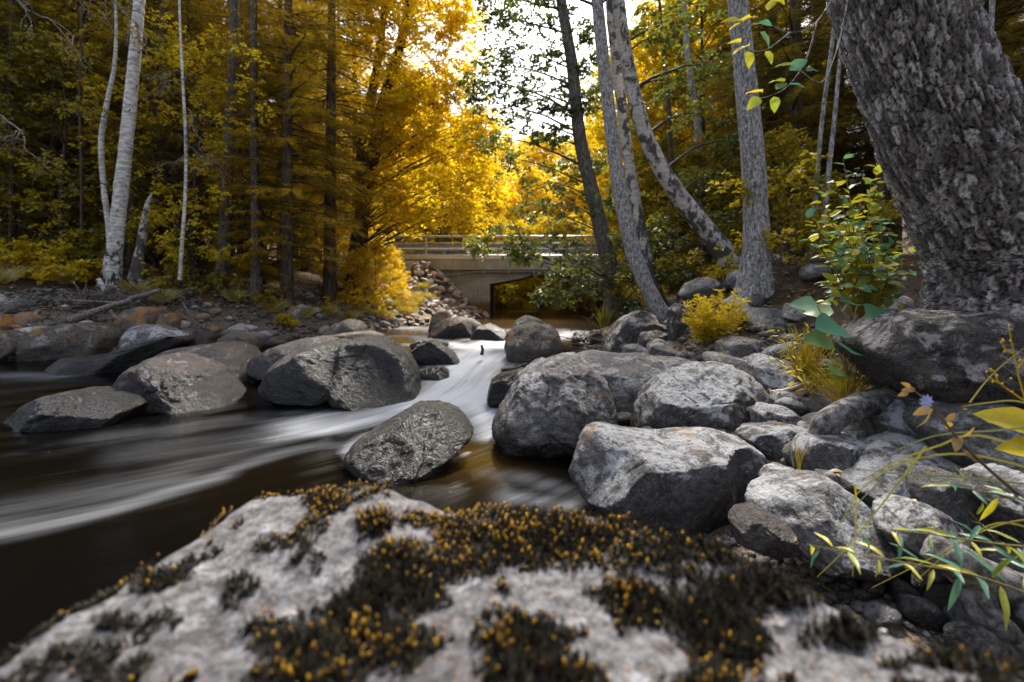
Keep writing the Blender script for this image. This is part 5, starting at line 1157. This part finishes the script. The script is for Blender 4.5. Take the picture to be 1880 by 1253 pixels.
# leafy sapling left of the great trunk
D0 = 3.7; b0 = at(1590, 575, D0)
stems = []
for (px, py, dd) in [(1548,290,.0),(1500,345,.1),(1485,440,-.1),(1600,330,.25),(1650,430,.0),(1680,500,-.15),(1625,470,-.3),(1540,470,-.25),(1520,400,.2),(1580,420,-.1),(1660,560,-.3),(1500,520,-.25),(1570,530,-.4),(1620,400,.15),(1560,360,.1),(1530,330,-.1),(1610,300,.3),(1510,470,.1),(1600,500,-.35),(1640,520,-.2),(1545,430,-.3),(1480,400,.1),(1670,460,.1),(1590,450,-.2),(1655,500,-.35),(1500,560,-.3)]:
    t_ = at(px, py, D0 + dd); b = b0 + np.array([rg.uniform(-.08, .08), rg.uniform(-.08, .08), 0]); stems.append([b, b + (t_ - b) * .5 + np.array([0, 0, .10]) , t_])
stem_plant('leafy_sapling', 'bushy young sapling with teal and yellow rounded leaves beside the great trunk', 'sapling', stems, 'ovate', 'leaf_teal', .14, .042, [.05, .25, .4, .5, .55, .6, .7, .8], seed=3, r0=.007, s0=.2, face=.35)
b0 = at(1500, 735, 3.9); stems = []
for (px, py, dd) in [(1425,605,.1),(1440,640,.0),(1460,615,.1),(1485,600,.15),(1505,630,.0),(1530,650,-.1),(1445,675,-.15),(1475,660,-.1),(1410,650,.1),(1520,690,-.2),(1550,680,-.2),(1500,665,-.15)]:
    t_ = at(px, py, 3.9 + dd); b = b0 + np.array([rg.uniform(-.1, .1), rg.uniform(-.08, .08), 0]); stems.append([b, b + (t_ - b) * .5 + np.array([0, 0, .06]), t_])
stem_plant('yellow_herb', 'leafy yellow herb spilling over stones left of the golden tuft', 'plant', stems, 'lance', 'leaf_yellow', .13, .028, [.5, .7, .85, .95], seed=13, r0=.004, s0=.2, face=.3)
# large round leaves
D0 = 3.2; b0 = at(1555, 690, D0); pl = thing('butterbur_plant', 'low plant with broad teal leaves above the grass tuft', 'plant', b0)
for px, py, L, ax, ay, tn in [(1545,600,.22,-.9,-.2,.05),(1590,578,.17,.9,.2,.1),(1560,640,.2,-.5,-.6,.15),(1620,590,.2,1,.0,.1),(1600,625,.2,.7,-.5,.2),(1525,625,.18,-1,.1,.3),(1530,575,.16,-.5,.6,.5),(1575,560,.15,.2,.8,.2),(1645,610,.14,.8,-.3,.15),(1540,680,.15,-.7,-.5,.3),(1590,700,.14,.4,-.8,.2),(1500,560,.15,-.8,.5,.25)]:
    p = at(px, py, D0 + rg.uniform(-.1, .1)); m = MB(); m.tube(limb(b0 + rg.normal(size=3) * .02, p, rg, .1) - b0, .0035, 5); m.build('stem', M['stem'], pl)
    put_leaf(pl, b0, p, (ax, ay - .2, .05), (0, -.75, .8), L * 1.15, 'round', 'leaf_teal', tn)
# goldenrod-like bush
D0 = 6.2; b0 = at(1305, 640, D0); b0[2] = max(b0[2], ground_z(b0[0], b0[1])[0] - .05)
pl = thing('yellow_bush', 'bright yellow feathery bush among the right bank stones', 'bush', b0); m = MB(); LP = []; LU = []
for k in range(46):
    t_ = at(rg.uniform(1258, 1372), rg.uniform(535, 600), D0 + rg.uniform(-.3, .3)); b = b0 + np.array([rg.normal() * .10, rg.normal() * .08, 0]); C = limb(b, t_, rg, .12, 12); m.tube(C - b0, np.linspace(.005, .0015, 12), 4)
    for j in range(2, 12):
        for q in range(6): LP.append(C[j] + rg.normal(size=3) * .008); LU.append(norm(rdirs(rg, 1, .0, .7)[0]))
m.build('stem', M['stem'], pl); LP = np.array(LP) - b0; LU = np.array(LU); N = norm(np.cross(LU, rg.normal(size=LU.shape)))
V, Fc = leaf_quads(LP, LU, N, rg.uniform(.06, .12, len(LP)), .018); link('foliage', mesh_from('foliage', V, [Fc], False, {'lv': np.repeat(rg.uniform(.45, 1, len(LP)), 4)}, [M['leaf_yellow']]), pl)['kind'] = 'stuff'
# grass
def blade_arrays(root_, tip, sag, w, rg, n=9):
    C = limb(root_, tip, rg, sag, n, .02); T_ = norm(np.gradient(C, axis=0)); S = norm(np.cross(T_, np.array([.2, -1, .3]))); ww = w * np.sin(pi * np.linspace(.25, 1, n)) ** .7; ww[-1] = .0005
    V = np.vstack([C - S * ww[:, None] / 2, C + S * ww[:, None] / 2]); k = np.arange(n - 1); return V, np.stack([k, n + k, n + k + 1, k + 1], 1)
def tuft(label, base, n, H, spread, w=.006, mat='grass', tones=(.3, 1), seed=0, dirb=(0, 0), group='grass tufts'):
    rg = np.random.default_rng(seed); base = np.asarray(base, float); m = MB()
    for k in range(n):
        a = rg.uniform(0, 6.28); l = H * rg.uniform(.45, 1.1); o_ = np.array([rg.normal() * spread * .12, rg.normal() * spread * .12, 0])
        tp = o_ + np.array([cos(a) * spread * rg.random() + dirb[0] * rg.random(), sin(a) * spread * rg.random() + dirb[1] * rg.random(), l]); V, Q = blade_arrays(o_, tp, .14, w * rg.uniform(.6, 1.2), rg); m.add(V, [Q], rg.uniform(*tones))
    o = m.build('grass_tuft', M[mat], None, True, base); return tag(o, label, 'grass', group)
tuft('golden grass tuft hanging over stones left of the black crusted rock', at(1555, 745, 3.35), 150, .42, .34, .007, tones=(.35, 1), seed=1, dirb=(-.1, -.15))
tuft('tall thin green gold grass rising behind the broad teal leaves', at(1590, 640, 3.5), 110, .62, .2, .006, tones=(.1, .8), seed=2)
tuft('dry pale grass skirt at the foot of the golden tuft', at(1550, 745, 3.2), 80, .16, .26, .006, 'dry', (.3, 1), 3)
tuft('small grass sprig between the wedged stone and the round pale stone', at(1465, 865, 2.8), 12, .24, .06, .004, tones=(.4, .9), seed=4)
tuft('yellow leafy grass left of the golden tuft', at(1480, 690, 3.9), 90, .42, .30, .010, tones=(.6, 1), seed=5)
tuft('grass clump under the dark leaning trunk at the water', at(1110, 600, 10.2), 60, .5, .3, .014, tones=(.3, .8), seed=6)
for k, (px, py, D) in enumerate([(20,510,10.6),(70,500,10.9),(130,505,10.8),(300,520,10.6),(560,560,12.8),(660,580,14.8),(700,575,16),(745,560,18),(0,520,10.2),(640,580,14),(690,580,15.2),(720,570,16.6),(740,570,17.2),(765,560,18.8),(775,550,20),(720,575,17.5),(600,560,13.6),(250,520,10.7),(430,540,12),(500,560,12.2),(735,580,16.6),(755,575,17.6),(770,570,18.4),(785,560,19.4),(750,580,16.9),(710,590,15.5)]):
    x = xpx(px, D); tuft('orange gold grass patch on the left bank under the trees', (x, D, ground_z(x, D)[0]), 210, .34, .50, .011, 'grass', (.5, 1), 20 + k, group='grass patches on the left bank')
# low yellow undergrowth
def herb(label, px, D, n, H, W, leaf, mat, seed, group='undergrowth plants on the left bank', name='undergrowth_plant'):
    rg = np.random.default_rng(seed); x = xpx(px, D); b = np.array([x, D, ground_z(x, D)[0]]); pl = thing(name, label, 'plant', b, 0, group); m = MB(); C = []
    for k in range(n):
        t_ = np.array([rg.normal() * W * .5, rg.normal() * W * .4, H * rg.uniform(.35, 1)]); L = limb((t_[0] * .2, t_[1] * .2, 0), t_, rg, .15, 6); m.tube(L, np.linspace(.006, .002, 6), 4); C.append(t_)
    V, Fc, lv, tw = sprays(rg, C, np.full((n, 3), W * .28), 7, 8, leaf, droop=.35); m.build('stem', M['stem_dark'], pl)['kind'] = 'stuff'
    link('foliage', mesh_from('foliage', V, [Fc], False, {'lv': lv}, [M[mat]]), pl)['kind'] = 'stuff'
for k, (px, D, n, H, W, ls, mat, lab) in enumerate([(30,11.0,22,.75,.9,.12,'leaf_yellow','bright yellow leafy undergrowth at the left edge of the bank'), (90,11.4,18,.6,.7,.10,'leaf_yellow','yellow undergrowth above the grey angular stone'), (150,10.8,16,.55,.6,.14,'leaf_yellow','low broad leaved yellow plant left of the thick birch foot'), (165,11.6,16,1.3,.6,.12,'leaf_olive','taller olive shrub between pole stem and thick birch'),
        (300,11.0,10,.8,.6,.10,'leaf_olive','leafy shoots right of the broken snag'), (390,12.0,14,.5,.9,.08,'leaf_olive','small olive shrub at the foot of the grey trunk'), (535,11.9,8,.4,.4,.08,'leaf_yellow','small yellow sprig on the dark shore below the spruce'), (480,12.2,10,.5,.5,.08,'leaf_olive','olive sprig at the foot of the pale footed stem'),
        (640,14.6,14,.5,.9,.09,'leaf_gold','golden undergrowth at the foot of the big golden tree')]):
    herb(lab, px, D, n, H, W, ls, mat, 60 + k)
for k, (px, D, n, H, W, ls, mat, lab) in enumerate([(1440,7.6,16,1.6,.8,.10,'leaf_olive','drooping rowan like shrub right of the straight grey trunk'), (1250,9.5,12,.9,.7,.10,'leaf_olive','olive shrub below the bent birch'), (1330,8.4,8,.4,.4,.07,'leaf_yellow','yellow shoots on the foot of the bent birch'), (1480,6.8,12,.7,.8,.09,'leaf_olive','dim shrub behind the leafy sapling'), (1180,10.4,12,.8,.7,.10,'leaf_olive','shrub at the foot of the dark leaning trunk'), (1700,7.5,14,1.2,1.0,.10,'leaf_olive','dim shrub in the shade left behind the great trunk')]):
    herb(lab, px, D, n, H, W, ls, mat, 80 + k, 'shrubs on the right bank')

# overhanging twig at upper right
D0 = 2.6; b0 = at(1550, -40, 2.75); tw = thing('hanging_twig', 'twig with yellow and teal leaves hanging in from the top right', 'twig', b0)
for path in ([(1550,-40),(1500,40),(1450,60),(1400,40),(1355,50)], [(1500,40),(1480,110),(1445,160),(1400,180),(1375,175)], [(1450,60),(1410,90),(1375,95)], [(1560,-20),(1540,80),(1510,150),(1470,130)]):
    m = MB(); m.tube(resample(np.array([at(x, y, D0 + .03 * k) for k, (x, y) in enumerate(path)]) - b0, 20), np.linspace(.005, .002, 20), 5); m.build('branch', M['bark_grey'], tw)
for px, py, L, ax, az_, tn, fc in [(1380,32,.13,-1,-.25,.8,.2),(1362,40,.12,-1,.1,.75,.6),(1385,45,.12,.7,.2,.1,.3),(1395,60,.11,.6,-.5,.2,.9),(1375,85,.12,-.8,-.3,.85,.3),(1360,78,.09,-1,0,.8,.1),(1410,20,.10,.4,.7,.7,.4),(1372,95,.10,.1,-1,.55,.9),(1440,10,.09,-.6,.5,.8,.4),(1400,170,.10,-1,.1,.9,.2),(1395,180,.10,-.6,-.5,.6,.8),(1420,178,.09,.2,-.8,.5,.8),(1440,150,.10,-.9,.05,.6,.2),(1448,155,.09,.9,-.1,.15,.3),(1450,130,.11,.7,.5,.05,.9),(1455,120,.09,-.6,.2,.7,.6),(1425,165,.08,.6,.5,.3,.7),(1480,130,.08,.7,.1,.1,.6),(1405,95,.08,.5,-.7,.6,.8)]:
    put_leaf(tw, b0, at(px, py, D0 + rg.uniform(-.05, .05)), (ax, rg.uniform(-.3, .3), az_), (rg.normal() * .2, -fc, 1 - fc * .6), L, 'ovate', 'leaf_teal', tn)
# two big yellow leaves at the right edge, on a stem
D0 = 1.75; b0 = at(1960, 860, D0); pl = thing('yellow_leaf_plant', 'plant with two large glossy yellow leaves at the right edge', 'plant', b0)
m = MB(); m.tube(np.array([b0, at(1920, 790, D0), at(1895, 760, D0)]) - b0, .004, 6); m.build('stem', M['stem'], pl)
put_leaf(pl, b0, at(1925, 795, D0), (-1, .1, .38), (.1, -.8, .6), .24, 'wide', 'leaf_teal', .97); put_leaf(pl, b0, at(1930, 835, D0), (-1, -.1, .26), (.0, -.6, .8), .21, 'wide', 'leaf_teal', .92)
# dried stem with a blue flower
D0 = 1.6; pts = [(1960,985),(1880,918),(1800,848),(1750,795),(1710,745),(1672,712)]; b0 = at(*pts[0], D0); pl = thing('dried_flower_stem', 'dried brown stem leaning left with one small blue flower', 'flower', b0)
m = MB(); m.tube(resample(np.array([at(x, y, D0) for x, y in pts]) - b0, 24), np.linspace(.008, .002, 24), 6); m.build('stem', M['stem_dark'], pl)
for px, py, ax, az_, L in [(1672,712,-.8,.5,.035),(1680,715,-.9,-.1,.04),(1668,720,-.7,-.4,.035),(1712,745,-.3,-.9,.09),(1708,748,-.8,-.4,.06),(1740,775,.6,-.8,.05),(1735,770,.8,.3,.05),(1760,800,-.5,-.8,.06),(1768,800,.7,.5,.05),(1800,850,-.6,.6,.06)]:
    put_leaf(pl, b0, at(px, py, D0), (ax, rg.normal() * .2, az_), (rg.normal(), -1, .3), L, 'lance' if L > .07 else 'wide', 'dry', rg.uniform(.3, 1))
for k in range(9):
    a = k * 2 * pi / 9; put_leaf(pl, b0, at(1700, 737, D0 - .02), (cos(a), -.25, sin(a)), (0, -1, .1), .026, 'wide', 'petal', .5, 'petal')
# willowy herbs at lower right
D0 = 1.5
stems = [[at(1960,1120,D0), at(1800,1060,D0-.03), at(1640,1030,D0-.08), at(1480,1000,D0-.1)], [at(1960,1010,D0), at(1840,1000,D0), at(1700,980,D0-.05), at(1610,970,D0-.05)], [at(1980,960,D0+.05), at(1880,920,D0+.05), at(1790,900,D0+.05), at(1740,890,D0)], [at(1960,1090,D0), at(1850,1010,D0+.05), at(1780,940,D0+.08)]]
stem_plant('willowherb_plant', 'sprawling herb with narrow green leaves over the lower right stones', 'plant', stems, 'lance', 'leaf_teal', .12, .036, [.0, .1, .2, .5, .6, .75], seed=9, r0=.004, s0=.2, spread=.8, face=.5)
# long arching grass blades
gb = thing('arching_grass', 'long arching grass blades across the right bank stones', 'grass', at(1950, 900, 1.7))
b0 = np.array(gb.location)
for pts, tn, w in [([(1950,850),(1800,800),(1720,820),(1640,850),(1580,885)],.45,.011),([(1960,880),(1780,835),(1660,850),(1580,900),(1545,960)],.5,.009),([(1960,900),(1800,880),(1650,870),(1560,860)],.15,.009),([(1570,890),(1572,950),(1565,1060)],.6,.010),([(1700,820),(1640,900),(1560,1000),(1500,1060)],.4,.008),([(1960,780),(1840,790),(1720,800),(1640,830)],.2,.008),([(1960,800),(1880,740),(1800,742),(1765,748)],.55,.007),([(1960,950),(1850,960),(1760,1000),(1690,1060)],.6,.006),([(1960,1000),(1840,960),(1740,1010),(1600,1080)],.5,.007),([(1780,740),(1820,690),(1880,640),(1940,610)],.7,.006),([(1620,880),(1570,930),(1500,1010)],.0,.004)]:
    C = resample(np.array([at(x, y, 1.62 + .02 * k) for k, (x, y) in enumerate(pts)]), 20) - b0; T_ = norm(np.gradient(C, axis=0)); S = norm(np.cross(T_, np.array([0, -1, .4]))); ww = w * np.linspace(1, .15, 20)
    V = np.vstack([C - S * ww[:, None] / 2, C + S * ww[:, None] / 2 + np.array([0, 0, .001])]); k = np.arange(19)
    link('blade', mesh_from('blade', V, [np.stack([k, 20 + k, 21 + k, k + 1], 1)], True, {'lv': np.full(40, tn)}, [M['grass']]), gb)
# budding stalk at the right edge
D0 = 1.8; b0 = at(1890, 760, D0); pl = thing('budding_stalk', 'thin yellow stalk with tiny buds at the right edge', 'plant', b0)
for pts in ([(1890,760),(1870,690),(1852,600)], [(1885,740),(1850,715),(1812,690)], [(1868,680),(1885,655),(1900,640)], [(1860,650),(1845,640),(1838,625)], [(1845,712),(1832,700),(1825,680)]):
    C = resample(np.array([at(x, y, D0) for x, y in pts]) - b0, 12); m = MB(); m.tube(C, np.linspace(.004, .0015, 12), 5); m.build('stem', M['leaf_yellow'], pl)
    for j in (5, 7, 9, 11):
        d, f = ico(1); m = MB(); m.add(d * .0042 * np.array([1, 1, 1.4]) + C[j] + rg.normal(size=3) * .008, [f], .7); m.build('bud', M['leaf_yellow'], pl)

# ------------------------------------------------------------------ driftwood, twigs, fallen leaves
def stick(label, pts, D, w0, w1, mat='wood_grey', name='driftwood_log', cat='driftwood', dD=0, group='driftwood on the left shore', seed=0):
    if group == 'driftwood on the left shore': D = min(D, min(hit(x, y + 6) for x, y in pts) - .05)
    P = np.array([at(x, y, D + dD * k / max(1, len(pts) - 1)) for k, (x, y) in enumerate(pts)]); b = P[0].copy(); m = MB(); C = resample(P - b, 28)
    m.tube(C, np.linspace(w0, w1, 28), 9, .5, .25, seed); o = m.build(name, M[mat], None, True, b); return tag(o, label, cat, group)
stick('pale driftwood pole pointing up right above the orange streaked boulder', [(212,556),(250,546),(294,534)], 10.2, .065, .05, seed=1)
stick('grey driftwood pole lying under the twig heap', [(128,590),(160,577),(205,562),(240,552)], 10.0, .075, .05, seed=2, dD=.3)
stick('thin pale driftwood pole left of the birch foot', [(110,551),(150,553),(215,556)], 10.4, .035, .02, seed=3)
stick('white peeled branch stub at the foot of the thick birch', [(194,536),(186,522),(180,513)], 10.5, .06, .05, 'birch_slim', seed=4)
stick('twisted pale root hanging beside the orange streaked boulder', [(203,570),(210,582),(222,590),(218,602),(212,612)], 9.7, .03, .015, seed=5)
stick('wiry bare branch curving on the dark left bank', [(335,555),(345,572),(355,585),(354,600)], 10.6, .015, .008, seed=6)
stick('broken pale stick resting on stones left of the grass tuft', [(1416,722),(1450,716),(1475,708),(1492,704)], 4.1, .024, .020, 'birch_slim', group='sticks on the right bank', seed=7, name='broken_stick', cat='stick')
stick('dark drift stick beside the domed grey boulder', [(920,680),(945,676),(968,668)], 5.5, .022, .012, 'twig', group='sticks on the right bank', seed=8, name='drift_stick', cat='stick')
stick('dark twig stub standing in the white water', [(884,652),(886,644),(884,634)], 8.0, .035, .022, 'twig', group='sticks in the water', seed=9, name='twig_stub', cat='stick')
tp = thing('twig_heap', 'tangled heap of grey driftwood twigs at the foot of the birch', 'twigs', at(200, 565, hit(200, 565))); b0 = np.array(tp.location); rr = np.random.default_rng(3)
for k in range(110):
    qx, qy = rr.normal(195, 40), rr.uniform(545, 575); qd = hit(qx, qy); c = at(qx, qy, qd) + np.array([0, -.1, abs(rr.normal()) * .13 + .04]); d = norm(np.array([rr.normal(), rr.normal() * .5, rr.normal() * .45])) * rr.uniform(.15, .5)
    m = MB(); m.tube(limb(c - d, c + d, rr, .06, 7, .25) - b0, np.linspace(.011, .004, 7) * rr.uniform(.5, 1.4), 4); m.build('twig', M['wood_grey'] if rr.random() < .7 else M['twig'], tp)
tp = thing('twig_heap', 'brown drift twigs caught on the stones right of the upright boulder', 'twigs', at(1080, 635, 8.2)); b0 = np.array(tp.location)
for k in range(40):
    c = at(rr.normal(1085, 28), rr.normal(628, 14), 8.2 + rr.normal() * .3); d = norm(np.array([rr.normal(), rr.normal() * .5, rr.normal() * .35 + .2])) * rr.uniform(.1, .35)
    m = MB(); m.tube(limb(c - d, c + d, rr, .06, 7, .2) - b0, np.linspace(.009, .003, 7), 4); m.build('twig', M['twig'], tp)
# bare curled boughs hanging in at the upper left
b0 = at(-60, -60, 9.2); bt = thing('bare_bough', 'pale leafless curled bough hanging in at the top left corner', 'bough', b0)
def rec(p, d, L, r, lev, m):
    n = 9; C = [p]; 
    for k in range(n):
        d = norm(d + rr.normal(size=3) * .28 + np.array([0, 0, -.10])); C.append(C[-1] + d * L / n)
    C = np.array(C); m.tube(C - b0, np.linspace(r, r * .4, n + 1), 4)
    if lev:
        for j in range(2, n + 1, 1 if lev > 1 else 2):
            if rr.random() < .75: rec(C[j], norm(d + rr.normal(size=3) * .75), L * rr.uniform(.4, .7), r * .5, lev - 1, m)
for q in [(-60, -60, 1, -.25), (-80, 60, 1, -.05), (60, -80, .6, -.7), (200, -80, -.3, -1), (-60, 200, 1, .1)]:
    m = MB(); rec(at(q[0], q[1], 9.2 + rr.normal() * .3), norm(np.array([q[2], rr.normal() * .2, q[3]])), 1.5, .026, 2, m); m.build('branch', M['wood_grey'], bt)['kind'] = 'stuff'
b1 = at(345, 180, 10.3); b0 = b1; bt = thing('bare_bough', 'drooping dead twigs tangled round the thin pale sapling', 'bough', b0)
for q in [(345, 200, .5, -.9), (340, 150, 1, .3), (335, 130, -1, .1), (345, 240, -.4, -1), (340, 260, .3, -1)]:
    m = MB(); rec(at(q[0], q[1], 10.3), norm(np.array([q[2], rr.normal() * .2, q[3]])), .9, .015, 2, m); m.build('branch', M['wood_grey'], bt)['kind'] = 'stuff'
# fallen leaves
def fallen(label, px, py, D, L, mat, tn, group='fallen leaves'):
    p = at(px, py, D); o = link('fallen_leaf', leaf_mesh('wide', mat, tn), None, p, (rr.normal() * .25 + .25, rr.normal() * .25, rr.uniform(0, 6.28)), (L,) * 3); tag(o, label, 'leaf', group)
fallen('tan fallen leaf on the flat grey boulder', 1369, 645, 5.35, .09, 'dry', .9)
fallen('curled tan leaf caught on the broken pale stick', 1452, 708, 4.02, .13, 'dry', 1.0)
fallen('crumpled brown leaf below the round pale stone', 1552, 868, 2.6, .11, 'dry', .6)
m = MB(); rr2 = np.random.default_rng(9)
N_ = 20000; D_ = rr2.uniform(6, 21, N_); x_ = (rr2.uniform(-100, 1980, N_) - CX) / F * D_; dd = poly_sdf(np.stack([x_, D_], 1), WP); k = dd > .45 + .5 * rr2.random(N_); x_, D_ = x_[k], D_[k]
P = np.stack([x_, D_, ground_z(x_, D_) + .015], 1); U = norm(rdirs(rr2, len(P), -.1, .1)); N = norm(np.array([0, 0, 1]) + rr2.normal(size=P.shape) * .3)
V, Fc = leaf_quads(P, U, N, rr2.uniform(.05, .11, len(P)), .05); o = link('leaf_litter', mesh_from('leaf_litter', V, [Fc], False, {'lv': np.repeat(rr2.uniform(0, 1, len(P)) ** .8, 4)}, [M['dry']])); tag(o, 'fallen leaves littering the forest floor', 'leaf litter', kind='stuff')
for o in [o for o in bpy.data.objects if o.name.startswith('boulder') and o.get('group') != 'boulders on the left shore']:
    nv = len(o.data.vertices); co = np.zeros(nv * 3); no = np.zeros(nv * 3); o.data.vertices.foreach_get('co', co); o.data.vertices.foreach_get('normal', no); co = co.reshape(-1, 3); no = no.reshape(-1, 3)
    top = np.nonzero((no[:, 2] > .72) & (no[:, 1] < .15))[0]
    for k in rr.choice(top, min(len(top), int(rr.integers(1, 4))), replace=False) if len(top) else []:
        p = co[k] + np.array(o.location) + no[k] * .004; L = float(rr.uniform(.012, .024) * (1 + .25 * p[1]))
        tag(link('fallen_leaf', leaf_mesh('wide', ('leaf_yellow', 'dry')[int(rr.integers(2))], float(rr.uniform(.6, 1))), None, p, (rr.normal() * .3, rr.normal() * .3, rr.uniform(0, 6.28)), (L,) * 3), 'tiny yellow or tan leaf fallen on a stream boulder', 'leaf', 'tiny leaves on the boulders')
# little white shells of lichen and dead moss heads on the slab
for k, (px, py, s) in enumerate([(1618, 1128, .005), (1636, 1122, .006), (1672, 1136, .004), (1686, 1140, .004)]):
    x, y = slab_pt(px, py, .86); d, f = ico(2); m = MB(); Pp = d * s * np.array([1.6, .9, .8]); Pp[:, 2] += .6 * s * np.sin(Pp[:, 0] / s * 1.4)
    o = m.add(Pp * (1 + .3 * fbm(d * 2, k, 2))[:, None], [f]); o = m.build('lichen_flake', M['shell'], None, True, (x, y, float(slab_z(np.array([[x, y]]), poly_sdf(np.array([[x, y]]), SP))[0]) + .006)); tag(o, 'tiny curled white lichen flake at the right of the slab moss', 'lichen', 'white lichen flakes')
